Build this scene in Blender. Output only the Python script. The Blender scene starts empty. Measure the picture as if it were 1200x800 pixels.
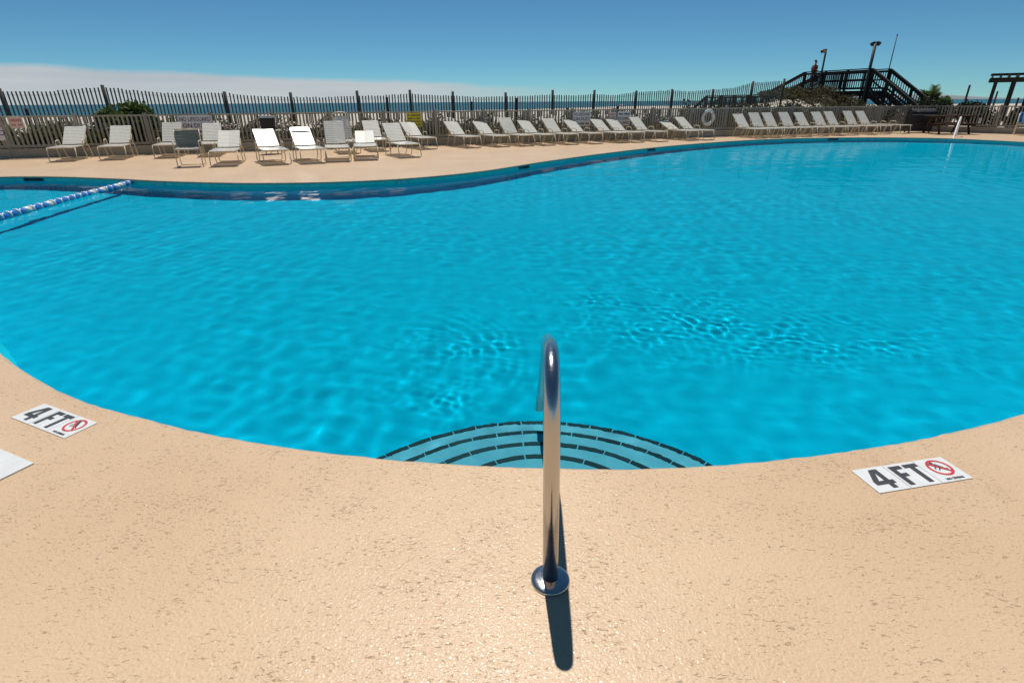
import bpy, bmesh, math, random
import numpy as np
from mathutils import Vector, Matrix

random.seed(7); RNG = np.random.default_rng(11)
SC = bpy.context.scene
COL = SC.collection
R = math.radians

# ------------------------------------------------------------------ camera
CAM_H = 1.45
PITCH = math.atan(280.6 / 637.0)
cam_data = bpy.data.cameras.new('camera')
cam = bpy.data.objects.new('camera', cam_data)
COL.objects.link(cam)
cam_data.sensor_width = 36.0
cam_data.lens = 36.0 * 637.0 / 1200.0
cam_data.clip_start = 0.05
cam_data.clip_end = 40000.0
cam.matrix_world = (Matrix.Translation((0, 0, CAM_H)) @ Matrix.Rotation(math.pi / 2 - PITCH, 4, 'X')
                    @ Matrix.Rotation(R(-0.37), 4, 'Z'))
SC.camera = cam

# ------------------------------------------------------------------ sun and sky
SUN_EL, SUN_AZ = R(64.5), R(-5.0)          # azimuth from +Y, negative = to the left
sdir = Vector((math.sin(SUN_AZ) * math.cos(SUN_EL), math.cos(SUN_AZ) * math.cos(SUN_EL), math.sin(SUN_EL)))
sun_data = bpy.data.lights.new('sun', 'SUN')
sun_data.energy = 4.2
sun_data.angle = R(0.53)
sun_data.color = (1.0, 0.955, 0.89)
sun = bpy.data.objects.new('sun', sun_data)
COL.objects.link(sun)
sun.rotation_euler = sdir.to_track_quat('Z', 'Y').to_euler()
sun.location = (0, 30, 60)

world = bpy.data.worlds.new('World')
SC.world = world
world.use_nodes = True
wn, wl = world.node_tree.nodes, world.node_tree.links
bg = wn['Background']
sky = wn.new('ShaderNodeTexSky')
sky.sky_type = 'NISHITA'
sky.sun_disc = False
sky.sun_elevation = SUN_EL
sky.sun_rotation = SUN_AZ
sky.altitude = 0
sky.air_density = 0.6
sky.dust_density = 0.0
sky.ozone_density = 8.0
hs = wn.new('ShaderNodeMix'); hs.data_type = 'RGBA'; hs.blend_type = 'MULTIPLY'; hs.inputs['Factor'].default_value = 1.0
hs.inputs['B'].default_value = (0.72, 1.10, 1.03, 1)          # clear maritime air, as the film sees it
wl.new(sky.outputs[0], hs.inputs['A'])
# low bank of haze cloud along the sea horizon, thicker towards the left
tc = wn.new('ShaderNodeTexCoord')
sep = wn.new('ShaderNodeSeparateXYZ')
wl.new(tc.outputs['Generated'], sep.inputs[0])
def wmath(op, a, b=None, c=None, clamp=False):
    n = wn.new('ShaderNodeMath'); n.operation = op; n.use_clamp = clamp
    for i, v in enumerate((a, b, c)):
        if v is None: continue
        if isinstance(v, (int, float)): n.inputs[i].default_value = v
        else: wl.new(v, n.inputs[i])
    return n.outputs[0]
mp = wn.new('ShaderNodeMapping'); mp.inputs['Scale'].default_value = (7, 7, 20)
wl.new(tc.outputs['Generated'], mp.inputs[0])
nz = wn.new('ShaderNodeTexNoise'); nz.inputs['Scale'].default_value = 1.0; nz.inputs['Detail'].default_value = 6.0
nz.inputs['Roughness'].default_value = 0.55
wl.new(mp.outputs[0], nz.inputs['Vector'])
# cloud top: elevation ~0.066 far left falling to ~0.02 right of centre
az = wmath('ARCTAN2', sep.outputs['X'], sep.outputs['Y'])
topb = wmath('SUBTRACT', 0.0270, wmath('MULTIPLY', az, 0.034))
topn = wmath('ADD', topb, wmath('MULTIPLY', wmath('SUBTRACT', nz.outputs['Fac'], 0.5), 0.016))
edge = wmath('MULTIPLY', wmath('SUBTRACT', topn, sep.outputs['Z']), 130.0, clamp=True)
fade = wn.new('ShaderNodeMapRange'); fade.interpolation_type = 'SMOOTHSTEP'
for k, v in (('From Min', 0.20), ('From Max', -0.22), ('To Min', 0.0), ('To Max', 1.0)): fade.inputs[k].default_value = v
wl.new(az, fade.inputs['Value'])
mask = wmath('MULTIPLY', wmath('MULTIPLY', edge, fade.outputs[0]), 0.86, clamp=True)
mixc = wn.new('ShaderNodeMix'); mixc.data_type = 'RGBA'
wl.new(mask, mixc.inputs['Factor'])
wl.new(hs.outputs['Result'], mixc.inputs['A'])
nz2 = wn.new('ShaderNodeTexNoise'); nz2.inputs['Scale'].default_value = 1.0; nz2.inputs['Detail'].default_value = 5.0
mp2 = wn.new('ShaderNodeMapping'); mp2.inputs['Scale'].default_value = (4, 4, 45); wl.new(tc.outputs['Generated'], mp2.inputs[0]); wl.new(mp2.outputs[0], nz2.inputs['Vector'])
crmp = wn.new('ShaderNodeValToRGB'); wl.new(nz2.outputs['Fac'], crmp.inputs[0])
crmp.color_ramp.elements[0].position = .3; crmp.color_ramp.elements[0].color = (.76, .785, .835, 1)
crmp.color_ramp.elements[1].position = .7; crmp.color_ramp.elements[1].color = (.92, .93, .95, 1)
cbr = wn.new('ShaderNodeMix'); cbr.data_type = 'RGBA'; cbr.blend_type = 'MULTIPLY'; cbr.inputs['Factor'].default_value = 1.0
wl.new(crmp.outputs[0], cbr.inputs['A']); cbr.inputs['B'].default_value = (9.0, 9.0, 9.0, 1)
wl.new(cbr.outputs['Result'], mixc.inputs['B'])
wl.new(mixc.outputs['Result'], bg.inputs['Color'])
bg.inputs['Strength'].default_value = 0.07

SC.view_settings.view_transform = 'Standard'
SC.view_settings.look = 'None'
SC.view_settings.exposure = 0.0
SC.view_settings.gamma = 1.0
SC.view_settings.use_curve_mapping = False
SC.render.engine = 'CYCLES'
cy = SC.cycles
cy.use_denoising = True
cy.max_bounces = 12; cy.diffuse_bounces = 5; cy.glossy_bounces = 4; cy.transmission_bounces = 8
cy.transparent_max_bounces = 12
cy.caustics_refractive = True; cy.caustics_reflective = False
cy.blur_glossy = 0.5
cy.sample_clamp_indirect = 6.0
cy.use_adaptive_sampling = True; cy.adaptive_threshold = 0.01

# ------------------------------------------------------------------ helpers
class MB:
    """collects boxes, bars, tubes ... and builds ONE mesh"""
    def __init__(s): s.v, s.f = [], []
    def add(s, vs, fs):
        b = len(s.v); s.v += [tuple(p) for p in vs]; s.f += [tuple(i + b for i in q) for q in fs]
        return s
    def box(s, c, size, rot=None):
        hx, hy, hz = size[0] / 2, size[1] / 2, size[2] / 2
        vs = [Vector((x, y, z)) for x in (-hx, hx) for y in (-hy, hy) for z in (-hz, hz)]
        if rot is not None: vs = [rot @ p for p in vs]
        return s.add([p + Vector(c) for p in vs],
                     [(0, 1, 3, 2), (4, 6, 7, 5), (0, 4, 5, 1), (2, 3, 7, 6), (0, 2, 6, 4), (1, 5, 7, 3)])
    def bar(s, p, q, w, h, up=(0, 0, 1)):
        p, q = Vector(p), Vector(q); d = (q - p).normalized(); up = Vector(up)
        if abs(d.dot(up)) > 0.98: up = Vector((0, 1, 0))
        x = d.cross(up).normalized(); y = x.cross(d)
        vs = [e + x * (w / 2 * a) + y * (h / 2 * b) for e in (p, q) for a, b in ((-1, -1), (1, -1), (1, 1), (-1, 1))]
        return s.add(vs, [(3, 2, 1, 0), (4, 5, 6, 7), (0, 1, 5, 4), (1, 2, 6, 5), (2, 3, 7, 6), (3, 0, 4, 7)])
    def tube(s, pts, r, n=8, closed=False, caps=True):
        pts = [Vector(p) for p in pts]; m = len(pts)
        rr = r if hasattr(r, '__len__') else [r] * m
        ring = []; prev = None
        for i, p in enumerate(pts):
            if closed: t = pts[(i + 1) % m] - pts[i - 1]
            else: t = pts[min(i + 1, m - 1)] - pts[max(i - 1, 0)]
            t.normalize()
            if prev is None:
                a = Vector((0, 0, 1)) if abs(t.z) < 0.9 else Vector((1, 0, 0))
                x = t.cross(a).normalized()
            else:
                x = (prev - t * prev.dot(t)).normalized()
            prev = x; y = t.cross(x)
            ring.append([p + (x * math.cos(2 * math.pi * k / n) + y * math.sin(2 * math.pi * k / n)) * rr[i] for k in range(n)])
        vs = [v for rg in ring for v in rg]; fs = []
        for i in range(m if closed else m - 1):
            j = (i + 1) % m
            for k in range(n):
                l = (k + 1) % n
                fs.append((i * n + k, i * n + l, j * n + l, j * n + k))
        if caps and not closed:
            fs.append(tuple(reversed(range(n)))); fs.append(tuple((m - 1) * n + k for k in range(n)))
        return s.add(vs, fs)
    def lathe(s, prof, c=(0, 0, 0), n=24, axis='Z'):
        m = len(prof); vs = []
        for r_, z_ in prof:
            for k in range(n):
                a = 2 * math.pi * k / n
                p = (r_ * math.cos(a), r_ * math.sin(a), z_)
                if axis == 'X': p = (p[2], p[0], p[1])
                if axis == 'Y': p = (p[0], p[2], p[1])
                vs.append(Vector(p) + Vector(c))
        fs = [(i * n + k, i * n + (k + 1) % n, (i + 1) * n + (k + 1) % n, (i + 1) * n + k) for i in range(m - 1) for k in range(n)]
        return s.add(vs, fs)
    def prism(s, poly, z0, z1):
        n = len(poly)
        vs = [(x, y, z0) for x, y in poly] + [(x, y, z1) for x, y in poly]
        fs = [tuple(reversed(range(n))), tuple(range(n, 2 * n))] + [(i, (i + 1) % n, n + (i + 1) % n, n + i) for i in range(n)]
        return s.add(vs, fs)
    def mesh(s, name, m=None, smooth=False, fix=True):
        me = bpy.data.meshes.new(name); me.from_pydata(s.v, [], s.f)
        if fix:
            bm = bmesh.new(); bm.from_mesh(me); bmesh.ops.recalc_face_normals(bm, faces=bm.faces); bm.to_mesh(me); bm.free()
        if m: me.materials.append(M[m] if isinstance(m, str) else m)
        if smooth: me.polygons.foreach_set('use_smooth', [True] * len(me.polygons))
        me.update()
        return me
    def build(s, name, m=None, parent=None, smooth=False, fix=True):
        return link(name, s.mesh(name, m, smooth, fix), parent)

def link(name, me, parent=None, loc=None, rot=None, scale=None):
    o = bpy.data.objects.new(name, me); COL.objects.link(o)
    if parent: o.parent = parent
    if loc is not None: o.location = loc
    if rot is not None: o.rotation_euler = rot
    if scale is not None: o.scale = scale
    return o
def tag(o, label=None, cat=None, group=None, kind=None):
    for k, v in (('label', label), ('category', cat), ('group', group), ('kind', kind)):
        if v: o[k] = v
    return o
def thing(name, label, cat, loc=(0, 0, 0), rz=0.0, group=None):
    o = bpy.data.objects.new(name, None); COL.objects.link(o)
    o.location = loc; o.rotation_euler = (0, 0, rz); o.empty_display_size = 0.2
    return tag(o, label, cat, group)
def text_mesh(txt, size, mat, bold=0.0, ex=0.001, align='CENTER'):
    cu = bpy.data.curves.new('lettering', 'FONT'); cu.body = txt; cu.size = size; cu.offset = bold; cu.extrude = ex
    cu.align_x = align; cu.align_y = 'CENTER'; cu.resolution_u = 3
    o = bpy.data.objects.new('tmp_text', cu); COL.objects.link(o)
    dg = bpy.context.evaluated_depsgraph_get()
    me = bpy.data.meshes.new_from_object(o.evaluated_get(dg))
    bpy.data.objects.remove(o); me.materials.clear(); me.materials.append(M[mat]); me.name = 'lettering'
    return me

# ------------------------------------------------------------------ materials
M = {}
class NT:
    def __init__(s, name):
        s.m = bpy.data.materials.new(name); s.m.use_nodes = True; M[name] = s.m
        s.n, s.l = s.m.node_tree.nodes, s.m.node_tree.links
        s.p = s.n['Principled BSDF']; s.out = s.n['Material Output']
        s.co = s.n.new('ShaderNodeTexCoord')
    def put(s, sock, v):
        if hasattr(v, 'node'): s.l.new(v, sock)
        else: sock.default_value = (*v, 1) if isinstance(v, tuple) and len(v) == 3 and sock.type == 'RGBA' else v
    def set(s, **k):
        for a, v in k.items(): s.put(s.p.inputs[a.replace('_', ' ')], v)
        return s
    def map(s, scale=(1, 1, 1), rot=(0, 0, 0), src='Object', loc=(0, 0, 0)):
        n = s.n.new('ShaderNodeMapping'); n.inputs['Scale'].default_value = scale; n.inputs['Rotation'].default_value = rot
        n.inputs['Location'].default_value = loc
        s.l.new(s.co.outputs[src], n.inputs[0]); return n.outputs[0]
    def noise(s, vec, scale=5, detail=4, rough=0.5, dist=0.0):
        n = s.n.new('ShaderNodeTexNoise'); s.l.new(vec, n.inputs['Vector'])
        n.inputs['Scale'].default_value = scale; n.inputs['Detail'].default_value = detail
        n.inputs['Roughness'].default_value = rough; n.inputs['Distortion'].default_value = dist
        return n.outputs['Fac']
    def vor(s, vec, scale=5, feature='F1', out='Distance', rand=1.0):
        n = s.n.new('ShaderNodeTexVoronoi'); s.l.new(vec, n.inputs['Vector']); n.feature = feature
        n.inputs['Scale'].default_value = scale; n.inputs['Randomness'].default_value = rand
        return n.outputs[out]
    def math(s, op, a, b=None, clamp=False):
        n = s.n.new('ShaderNodeMath'); n.operation = op; n.use_clamp = clamp
        s.put(n.inputs[0], a)
        if b is not None: s.put(n.inputs[1], b)
        return n.outputs[0]
    def ramp(s, fac, stops, interp='LINEAR'):
        n = s.n.new('ShaderNodeValToRGB'); n.color_ramp.interpolation = interp
        el = n.color_ramp.elements
        while len(el) < len(stops): el.new(0.5)
        for e, (p, c) in zip(el, stops):
            e.position = p; e.color = (*c, 1) if isinstance(c, tuple) else (c, c, c, 1)
        s.l.new(fac, n.inputs['Fac']); return n.outputs['Color']
    def mix(s, fac, a, b, mode='MIX'):
        n = s.n.new('ShaderNodeMix'); n.data_type = 'RGBA'; n.blend_type = mode
        s.put(n.inputs['Factor'], fac); s.put(n.inputs['A'], a); s.put(n.inputs['B'], b); return n.outputs['Result']
    def bump(s, h, strength=0.3, dist=0.01, normal=None):
        n = s.n.new('ShaderNodeBump'); n.inputs['Strength'].default_value = strength; n.inputs['Distance'].default_value = dist
        s.l.new(h, n.inputs['Height'])
        if normal is not None: s.l.new(normal, n.inputs['Normal'])
        return n.outputs[0]
    def rnd(s):
        n = s.n.new('ShaderNodeObjectInfo'); return n.outputs['Random']

def simple(name, col, rough=0.6, metal=0.0, var=0.12, scale=6.0, bump=0.0, spec=0.5):
    t = NT(name); v = t.map()
    n1 = t.noise(v, scale, 5, 0.6)
    dark = tuple(c * (1 - var) for c in col); lite = tuple(min(1, c * (1 + var)) for c in col)
    t.set(Base_Color=t.ramp(n1, [(0.3, dark), (0.7, lite)]), Roughness=rough, Metallic=metal)
    t.p.inputs['Specular IOR Level'].default_value = spec
    if bump: t.set(Normal=t.bump(t.noise(v, scale * 6, 4), bump, 0.004))
    return t

def wood(name, c0, c1, rough=0.8, axis=2, per_obj=0.25):
    """weathered board: grain streaks along one axis, each board a little different"""
    t = NT(name); sc = [38, 38, 38]; sc[axis] = 2.2
    r = t.rnd()
    n = t.n.new('ShaderNodeVectorMath'); n.operation = 'ADD'
    cmb = t.n.new('ShaderNodeCombineXYZ')
    for i in range(3): t.l.new(t.math('MULTIPLY', r, 37.0 + i * 11), cmb.inputs[i])
    t.l.new(t.co.outputs['Object'], n.inputs[0]); t.l.new(cmb.outputs[0], n.inputs[1])
    mp_ = t.n.new('ShaderNodeMapping'); mp_.inputs['Scale'].default_value = sc; t.l.new(n.outputs[0], mp_.inputs[0])
    g = t.noise(mp_.outputs[0], 1.0, 5, 0.65)
    col = t.ramp(g, [(0.3, c0), (0.72, c1)])
    val = t.math('ADD', 1 - per_obj / 2, t.math('MULTIPLY', r, per_obj))
    h = t.n.new('ShaderNodeHueSaturation'); t.l.new(col, h.inputs['Color']); t.l.new(val, h.inputs['Value'])
    t.set(Base_Color=h.outputs[0], Roughness=rough, Normal=t.bump(g, 0.4, 0.003))
    t.p.inputs['Specular IOR Level'].default_value = 0.25
    return t
# deck: peach knock-down texture concrete, shallow pits hold dirt
t = NT('deck'); v = t.map()
pa = t.noise(t.map((44, 105, 50), (0, 0, R(8))), 1.0, 5, 0.60, 0.8)
pb = t.noise(t.map((95, 190, 90), (0, 0, R(-5)), loc=(3, 7, 1)), 1.0, 4, 0.6, 0.5)
big = t.noise(v, 0.8, 5, 0.6)
mid = t.noise(v, 5.5, 4, 0.6)
var = t.math('ADD', t.math('MULTIPLY', t.math('SUBTRACT', mid, 0.5), 0.20), t.math('MULTIPLY', t.math('SUBTRACT', big, 0.5), 0.10))
pit = t.ramp(t.math('ADD', pa, var), [(0.290, 1.0), (0.378, 0.0)])
pit2 = t.ramp(t.math('ADD', pb, var), [(0.270, 1.0), (0.352, 0.0)])
allp = t.math('MAXIMUM', pit, t.math('MULTIPLY', pit2, 0.55))
fine = t.noise(v, 420, 3, 0.65)
soft = t.noise(v, 60, 4, 0.6)
grit = t.noise(v, 100, 2, 0.5)
base = t.mix(t.ramp(big, [(0.35, 0.0), (0.68, 1.0)]), (0.625, 0.432, 0.262), (0.695, 0.498, 0.314))
base = t.mix(t.math('MULTIPLY', t.ramp(soft, [(0.35, 0.0), (0.7, 1.0)]), 0.12), base, (0.50, 0.35, 0.22))
base = t.mix(t.math('MULTIPLY', t.ramp(fine, [(0.35, 1.0), (0.55, 0.0)]), 0.10), base, (0.42, 0.29, 0.18))
st1 = t.ramp(t.noise(v, 1.7, 6, 0.72, 0.8), [(0.28, 1.0), (0.40, 0.0)])
base = t.mix(t.math('MULTIPLY', st1, 0.10), base, (0.40, 0.30, 0.20))
st2 = t.ramp(t.noise(t.map(loc=(9, 4, 0)), 1.1, 6, 0.7, 0.6), [(0.60, 0.0), (0.74, 1.0)])
base = t.mix(t.math('MULTIPLY', st2, 0.13), base, (0.74, 0.585, 0.42))
base = t.mix(t.math('MULTIPLY', allp, 0.25), base, (0.36, 0.235, 0.145))
# bump: trowelled film with torn pits and a fine grit that glints
hgt = t.math('SUBTRACT', t.math('ADD', t.math('MULTIPLY', soft, 0.55), t.math('MULTIPLY', grit, 0.42)), t.math('MULTIPLY', allp, 0.8))
gl_ = t.ramp(t.noise(v, 150, 2, 0.5), [(0.52, 0.0), (0.66, 1.0)])
rough = t.math('SUBTRACT', 0.46, t.math('MULTIPLY', gl_, 0.38))
t.set(Base_Color=base, Roughness=rough, Normal=t.bump(hgt, 0.68, 0.006))
t.p.inputs['Specular IOR Level'].default_value = 0.40

t = NT('coping'); v = t.map()
t.set(Base_Color=t.ramp(t.noise(v, 14, 5, 0.6), [(0.3, (0.40, 0.30, 0.20)), (0.7, (0.58, 0.43, 0.29))]), Roughness=0.6,
      Normal=t.bump(t.noise(v, 60, 4), 0.6, 0.006))

t = NT('pool_plaster'); v = t.map()
n1 = t.noise(v, 0.7, 4, 0.6); n2 = t.noise(v, 9, 4, 0.6)
t.set(Base_Color=t.mix(n2, t.ramp(n1, [(0.3, (0.0008, 0.52, 0.745)), (0.7, (0.001, 0.575, 0.805))]), (0.0008, 0.545, 0.775)), Roughness=0.8)
t.p.inputs['Specular IOR Level'].default_value = 0.0      # wet plaster under water shows no gloss of its own
t = NT('wall_plaster_bounce'); v = t.map()  # walls coloured lighter than the floor in place of missing bounced light
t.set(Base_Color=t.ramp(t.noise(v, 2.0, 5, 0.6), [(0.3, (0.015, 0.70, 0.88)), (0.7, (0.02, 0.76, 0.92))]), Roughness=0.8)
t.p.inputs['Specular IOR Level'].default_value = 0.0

t = NT('step_plaster'); v = t.map()
t.set(Base_Color=t.ramp(t.noise(v, 8, 4, 0.6), [(0.3, (0.22, 0.47, 0.60)), (0.7, (0.29, 0.55, 0.68))]), Roughness=0.7)

t = NT('step_tile'); v = t.map()
t.set(Base_Color=t.ramp(t.rnd(), [(0.0, (0.008, 0.014, 0.018)), (1.0, (0.02, 0.034, 0.042))]), Roughness=0.25)

# waterline tile band: UV x along the wall in metres, y down
t = NT('waterline_tile')
br = t.n.new('ShaderNodeTexBrick'); t.l.new(t.co.outputs['UV'], br.inputs['Vector'])
br.offset = 0.0; br.inputs['Scale'].default_value = 1.0; br.inputs['Brick Width'].default_value = 0.152; br.inputs['Row Height'].default_value = 0.152
br.inputs['Mortar Size'].default_value = 0.004; br.inputs['Mortar Smooth'].default_value = 0.2; br.inputs['Bias'].default_value = -0.2
br.inputs['Color1'].default_value = (0.06, 0.60, 0.54, 1); br.inputs['Color2'].default_value = (0.08, 0.68, 0.62, 1)
br.inputs['Mortar'].default_value = (0.22, 0.62, 0.60, 1)
t.set(Base_Color=br.outputs['Color'], Roughness=0.2)

# pool water: clear refracting surface, small ripples
t = NT('pool_water')
t.n.remove(t.p)
rf = t.n.new('ShaderNodeBsdfRefraction'); rf.inputs['IOR'].default_value = 1.333; rf.inputs['Roughness'].default_value = 0.0
rf.inputs['Color'].default_value = (0.60, 0.99, 1.0, 1)
gs = t.n.new('ShaderNodeBsdfGlossy'); gs.inputs['Roughness'].default_value = 0.03
fr = t.n.new('ShaderNodeFresnel'); fr.inputs['IOR'].default_value = 1.333
mx = t.n.new('ShaderNodeMixShader')
w1 = t.noise(t.map((1.0, 1.5, 1)), 5.0, 3, 0.55, 0.4)
w2 = t.noise(t.map((1.0, 1.3, 1)), 15.0, 2, 0.5, 0.3)
hh = t.math('ADD', w1, t.math('MULTIPLY', w2, 0.2))
nb = t.bump(hh, 1.0, 0.0010)
for n_ in (rf, gs, fr): t.l.new(nb, n_.inputs['Normal'])
t.l.new(t.math('MULTIPLY', fr.outputs[0], 0.40), mx.inputs[0])      # part of the glare is polarised away
t.l.new(rf.outputs[0], mx.inputs[1]); t.l.new(gs.outputs[0], mx.inputs[2])
t.l.new(mx.outputs[0], t.out.inputs['Surface'])

t = NT('steel'); v = t.map((1, 1, 1))
sc_ = t.noise(t.map((60, 60, 900)), 1.0, 3, 0.6)
t.set(Base_Color=(0.52, 0.505, 0.49), Metallic=1.0, Roughness=t.ramp(sc_, [(0.3, 0.16), (0.7, 0.27)]))
simple('tile_white', (0.74, 0.75, 0.73), 0.3, var=0.06, scale=20)
simple('lid_white', (0.70, 0.71, 0.69), 0.45, var=0.08, scale=12, bump=0.2)
simple('ink_black', (0.045, 0.047, 0.052), 0.5)
simple('ink_red', (0.56, 0.045, 0.05), 0.5)

# ------------------------------------------------------------------ pool outline (plan, metres)
CTRL = [(-3.30, 3.19), (-2.80, 2.84), (-2.30, 2.55), (-1.86, 2.37), (-1.44, 2.22), (-0.99, 2.10), (-0.58, 2.02), (-0.19, 1.97),
        (0.14, 1.945), (0.51, 1.935), (0.93, 1.96), (1.33, 2.02), (1.73, 2.10), (2.13, 2.21), (2.57, 2.36), (3.3, 2.66), (4.6, 3.3), (7.0, 4.6),
        (11.5, 7.2), (16.0, 11.0), (18.6, 15.0), (19.35, 18.4), (18.85, 21.2), (17.53, 23.45), (14.4, 24.32), (10.49, 23.55), (6.21, 20.8),
        (3.24, 17.93), (0.94, 15.2), (-0.75, 12.95), (-2.13, 11.85), (-3.43, 11.37), (-5.11, 11.24), (-7.02, 11.58), (-8.39, 12.05),
        (-10.21, 12.52), (-11.5, 12.5), (-13.3, 11.6), (-13.9, 9.8), (-12.6, 7.8), (-9.6, 6.6), (-6.6, 5.6), (-4.6, 4.3)]
def closed_spline(P, per=7):
    P = [np.array(p, float) for p in P]; n = len(P); out = []
    for i in range(n):
        p0, p1, p2, p3 = P[i - 1], P[i], P[(i + 1) % n], P[(i + 2) % n]
        # centripetal Catmull-Rom
        t0 = 0; t1 = t0 + np.linalg.norm(p1 - p0) ** .5; t2 = t1 + np.linalg.norm(p2 - p1) ** .5; t3 = t2 + np.linalg.norm(p3 - p2) ** .5
        for k in range(per):
            t = t1 + (t2 - t1) * k / per
            A1 = (t1 - t) / (t1 - t0) * p0 + (t - t0) / (t1 - t0) * p1
            A2 = (t2 - t) / (t2 - t1) * p1 + (t - t1) / (t2 - t1) * p2
            A3 = (t3 - t) / (t3 - t2) * p2 + (t - t2) / (t3 - t2) * p3
            B1 = (t2 - t) / (t2 - t0) * A1 + (t - t0) / (t2 - t0) * A2
            B2 = (t3 - t) / (t3 - t1) * A2 + (t - t1) / (t3 - t1) * A3
            out.append((t2 - t) / (t2 - t1) * B1 + (t - t1) / (t2 - t1) * B2)
    return np.array(out)
OUT = closed_spline(CTRL, 9)                       # counter-clockwise
OUT = OUT + np.random.default_rng(2).normal(0, .0016, OUT.shape)      # hand-trowelled edge
tang = np.roll(OUT, -1, 0) - np.roll(OUT, 1, 0); tang /= np.linalg.norm(tang, axis=1)[:, None]
NRM = np.stack([tang[:, 1], -tang[:, 0]], 1)     # points out of the pool
NO = len(OUT)
def inside(px, py, poly):
    x, y = poly[:, 0], poly[:, 1]; xj, yj = np.roll(x, 1), np.roll(y, 1)
    r = np.zeros(px.shape, bool)
    for i in range(len(x)):
        c = ((y[i] > py) != (yj[i] > py)) & (px < (xj[i] - x[i]) * (py - y[i]) / (yj[i] - y[i] + 1e-12) + x[i])
        r ^= c
    return r

# fence frame: s runs along the sea-side fence, t from the fence towards the pool
PHI = math.atan2(.335, .942)
FD = np.array([math.cos(PHI), math.sin(PHI)]); FN = np.array([math.sin(PHI), -math.cos(PHI)]); FO = np.array([0.0, 22.3])
def W(s, t, z=0.0):
    p = FO + s * FD + t * FN
    return (float(p[0]), float(p[1]), z)
CORNER_S = 20.9
CORNER = np.array(W(CORNER_S, 0)[:2])
RD = np.array([1.0, -1.2]); RD /= np.linalg.norm(RD)      # the side fence runs on from the corner in this direction

# ------------------------------------------------------------------ deck with the pool opening
WATER_Z, FLOOR_Z = -0.095, -1.22
def sheet_with_hole(outer, hole, z, name, mat):
    bm = bmesh.new()
    loops = []
    for poly in (outer, hole):
        vs = [bm.verts.new((float(x), float(y), z)) for x, y in poly]
        loops += [bm.edges.new((vs[i], vs[(i + 1) % len(vs)])) for i in range(len(vs))]
    bmesh.ops.triangle_fill(bm, use_beauty=True, edges=loops)
    for f in bm.faces:
        if f.normal.z < 0: f.normal_flip()
    me = bpy.data.meshes.new(name); bm.to_mesh(me); bm.free(); me.materials.append(M[mat])
    return me
far_l = W(-60, -0.02)[:2]; far_r = CORNER + RD * 60
outer = [(-75, -30), (75, -30), (75, far_r[1]), tuple(far_r), tuple(CORNER), tuple(W(CORNER_S - .01, -0.02)[:2]), far_l, (-75, far_l[1])]
EDGE_R = 0.022
hole = OUT + NRM * EDGE_R
deck = tag(link('pool_deck', sheet_with_hole(outer, hole, 0.0, 'pool_deck', 'deck')), 'peach textured concrete pool deck', None, None, 'structure')

# rounded deck edge, its face, then the recessed tile band
def ring_strip(name, rows, mat, parent=None, smooth=True, uv=False):
    vs, fs = [], []
    m = len(rows)
    for off, z in rows:
        P = OUT + NRM * off
        vs += [(float(p[0]), float(p[1]), z) for p in P]
    for r in range(m - 1):
        for i in range(NO):
            j = (i + 1) % NO
            fs.append((r * NO + i, r * NO + j, (r + 1) * NO + j, (r + 1) * NO + i))
    mb = MB(); mb.v, mb.f = vs, fs
    me = mb.mesh(name, mat, smooth, fix=False)
    if uv:
        seg = np.linalg.norm(np.roll(OUT, -1, 0) - OUT, axis=1); cum = np.concatenate([[0], np.cumsum(seg)])
        L = me.uv_layers.new(name='UVMap'); zs = [z for _, z in rows]; k = 0
        for r in range(m - 1):
            for i in range(NO):
                for (a, b) in ((i, r), (i + 1, r), (i + 1, r + 1), (i, r + 1)):
                    L.data[k].uv = (cum[a], zs[b] - zs[0]); k += 1
    return link(name, me, parent)
arc = [(EDGE_R * (1 - math.sin(a)), -EDGE_R * (1 - math.cos(a))) for a in np.linspace(0, math.pi / 2, 5)]
ring_strip('deck_edge', arc + [(0.0, -0.034), (0.012, -0.040), (0.03, -0.042)], 'coping', deck)
pool = tag(ring_strip('swimming_pool', [(0.03, -0.338), (0.03, FLOOR_Z + 0.12), (0.0, FLOOR_Z + .03), (-0.12, FLOOR_Z)], 'wall_plaster_bounce'),
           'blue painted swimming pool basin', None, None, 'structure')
ring_strip('waterline_tile_band', [(0.03, -0.038), (0.03, -0.34)], 'waterline_tile', pool, False, True)
bm = bmesh.new()
bm.faces.new([bm.verts.new((float(p[0]), float(p[1]), FLOOR_Z)) for p in (OUT - NRM * 0.12)])
bmesh.ops.triangulate(bm, faces=bm.faces)
me = bpy.data.meshes.new('pool_floor'); bm.to_mesh(me); bm.free(); me.materials.append(M['pool_plaster'])
pool_floor = link('pool_floor', me, pool)

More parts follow.
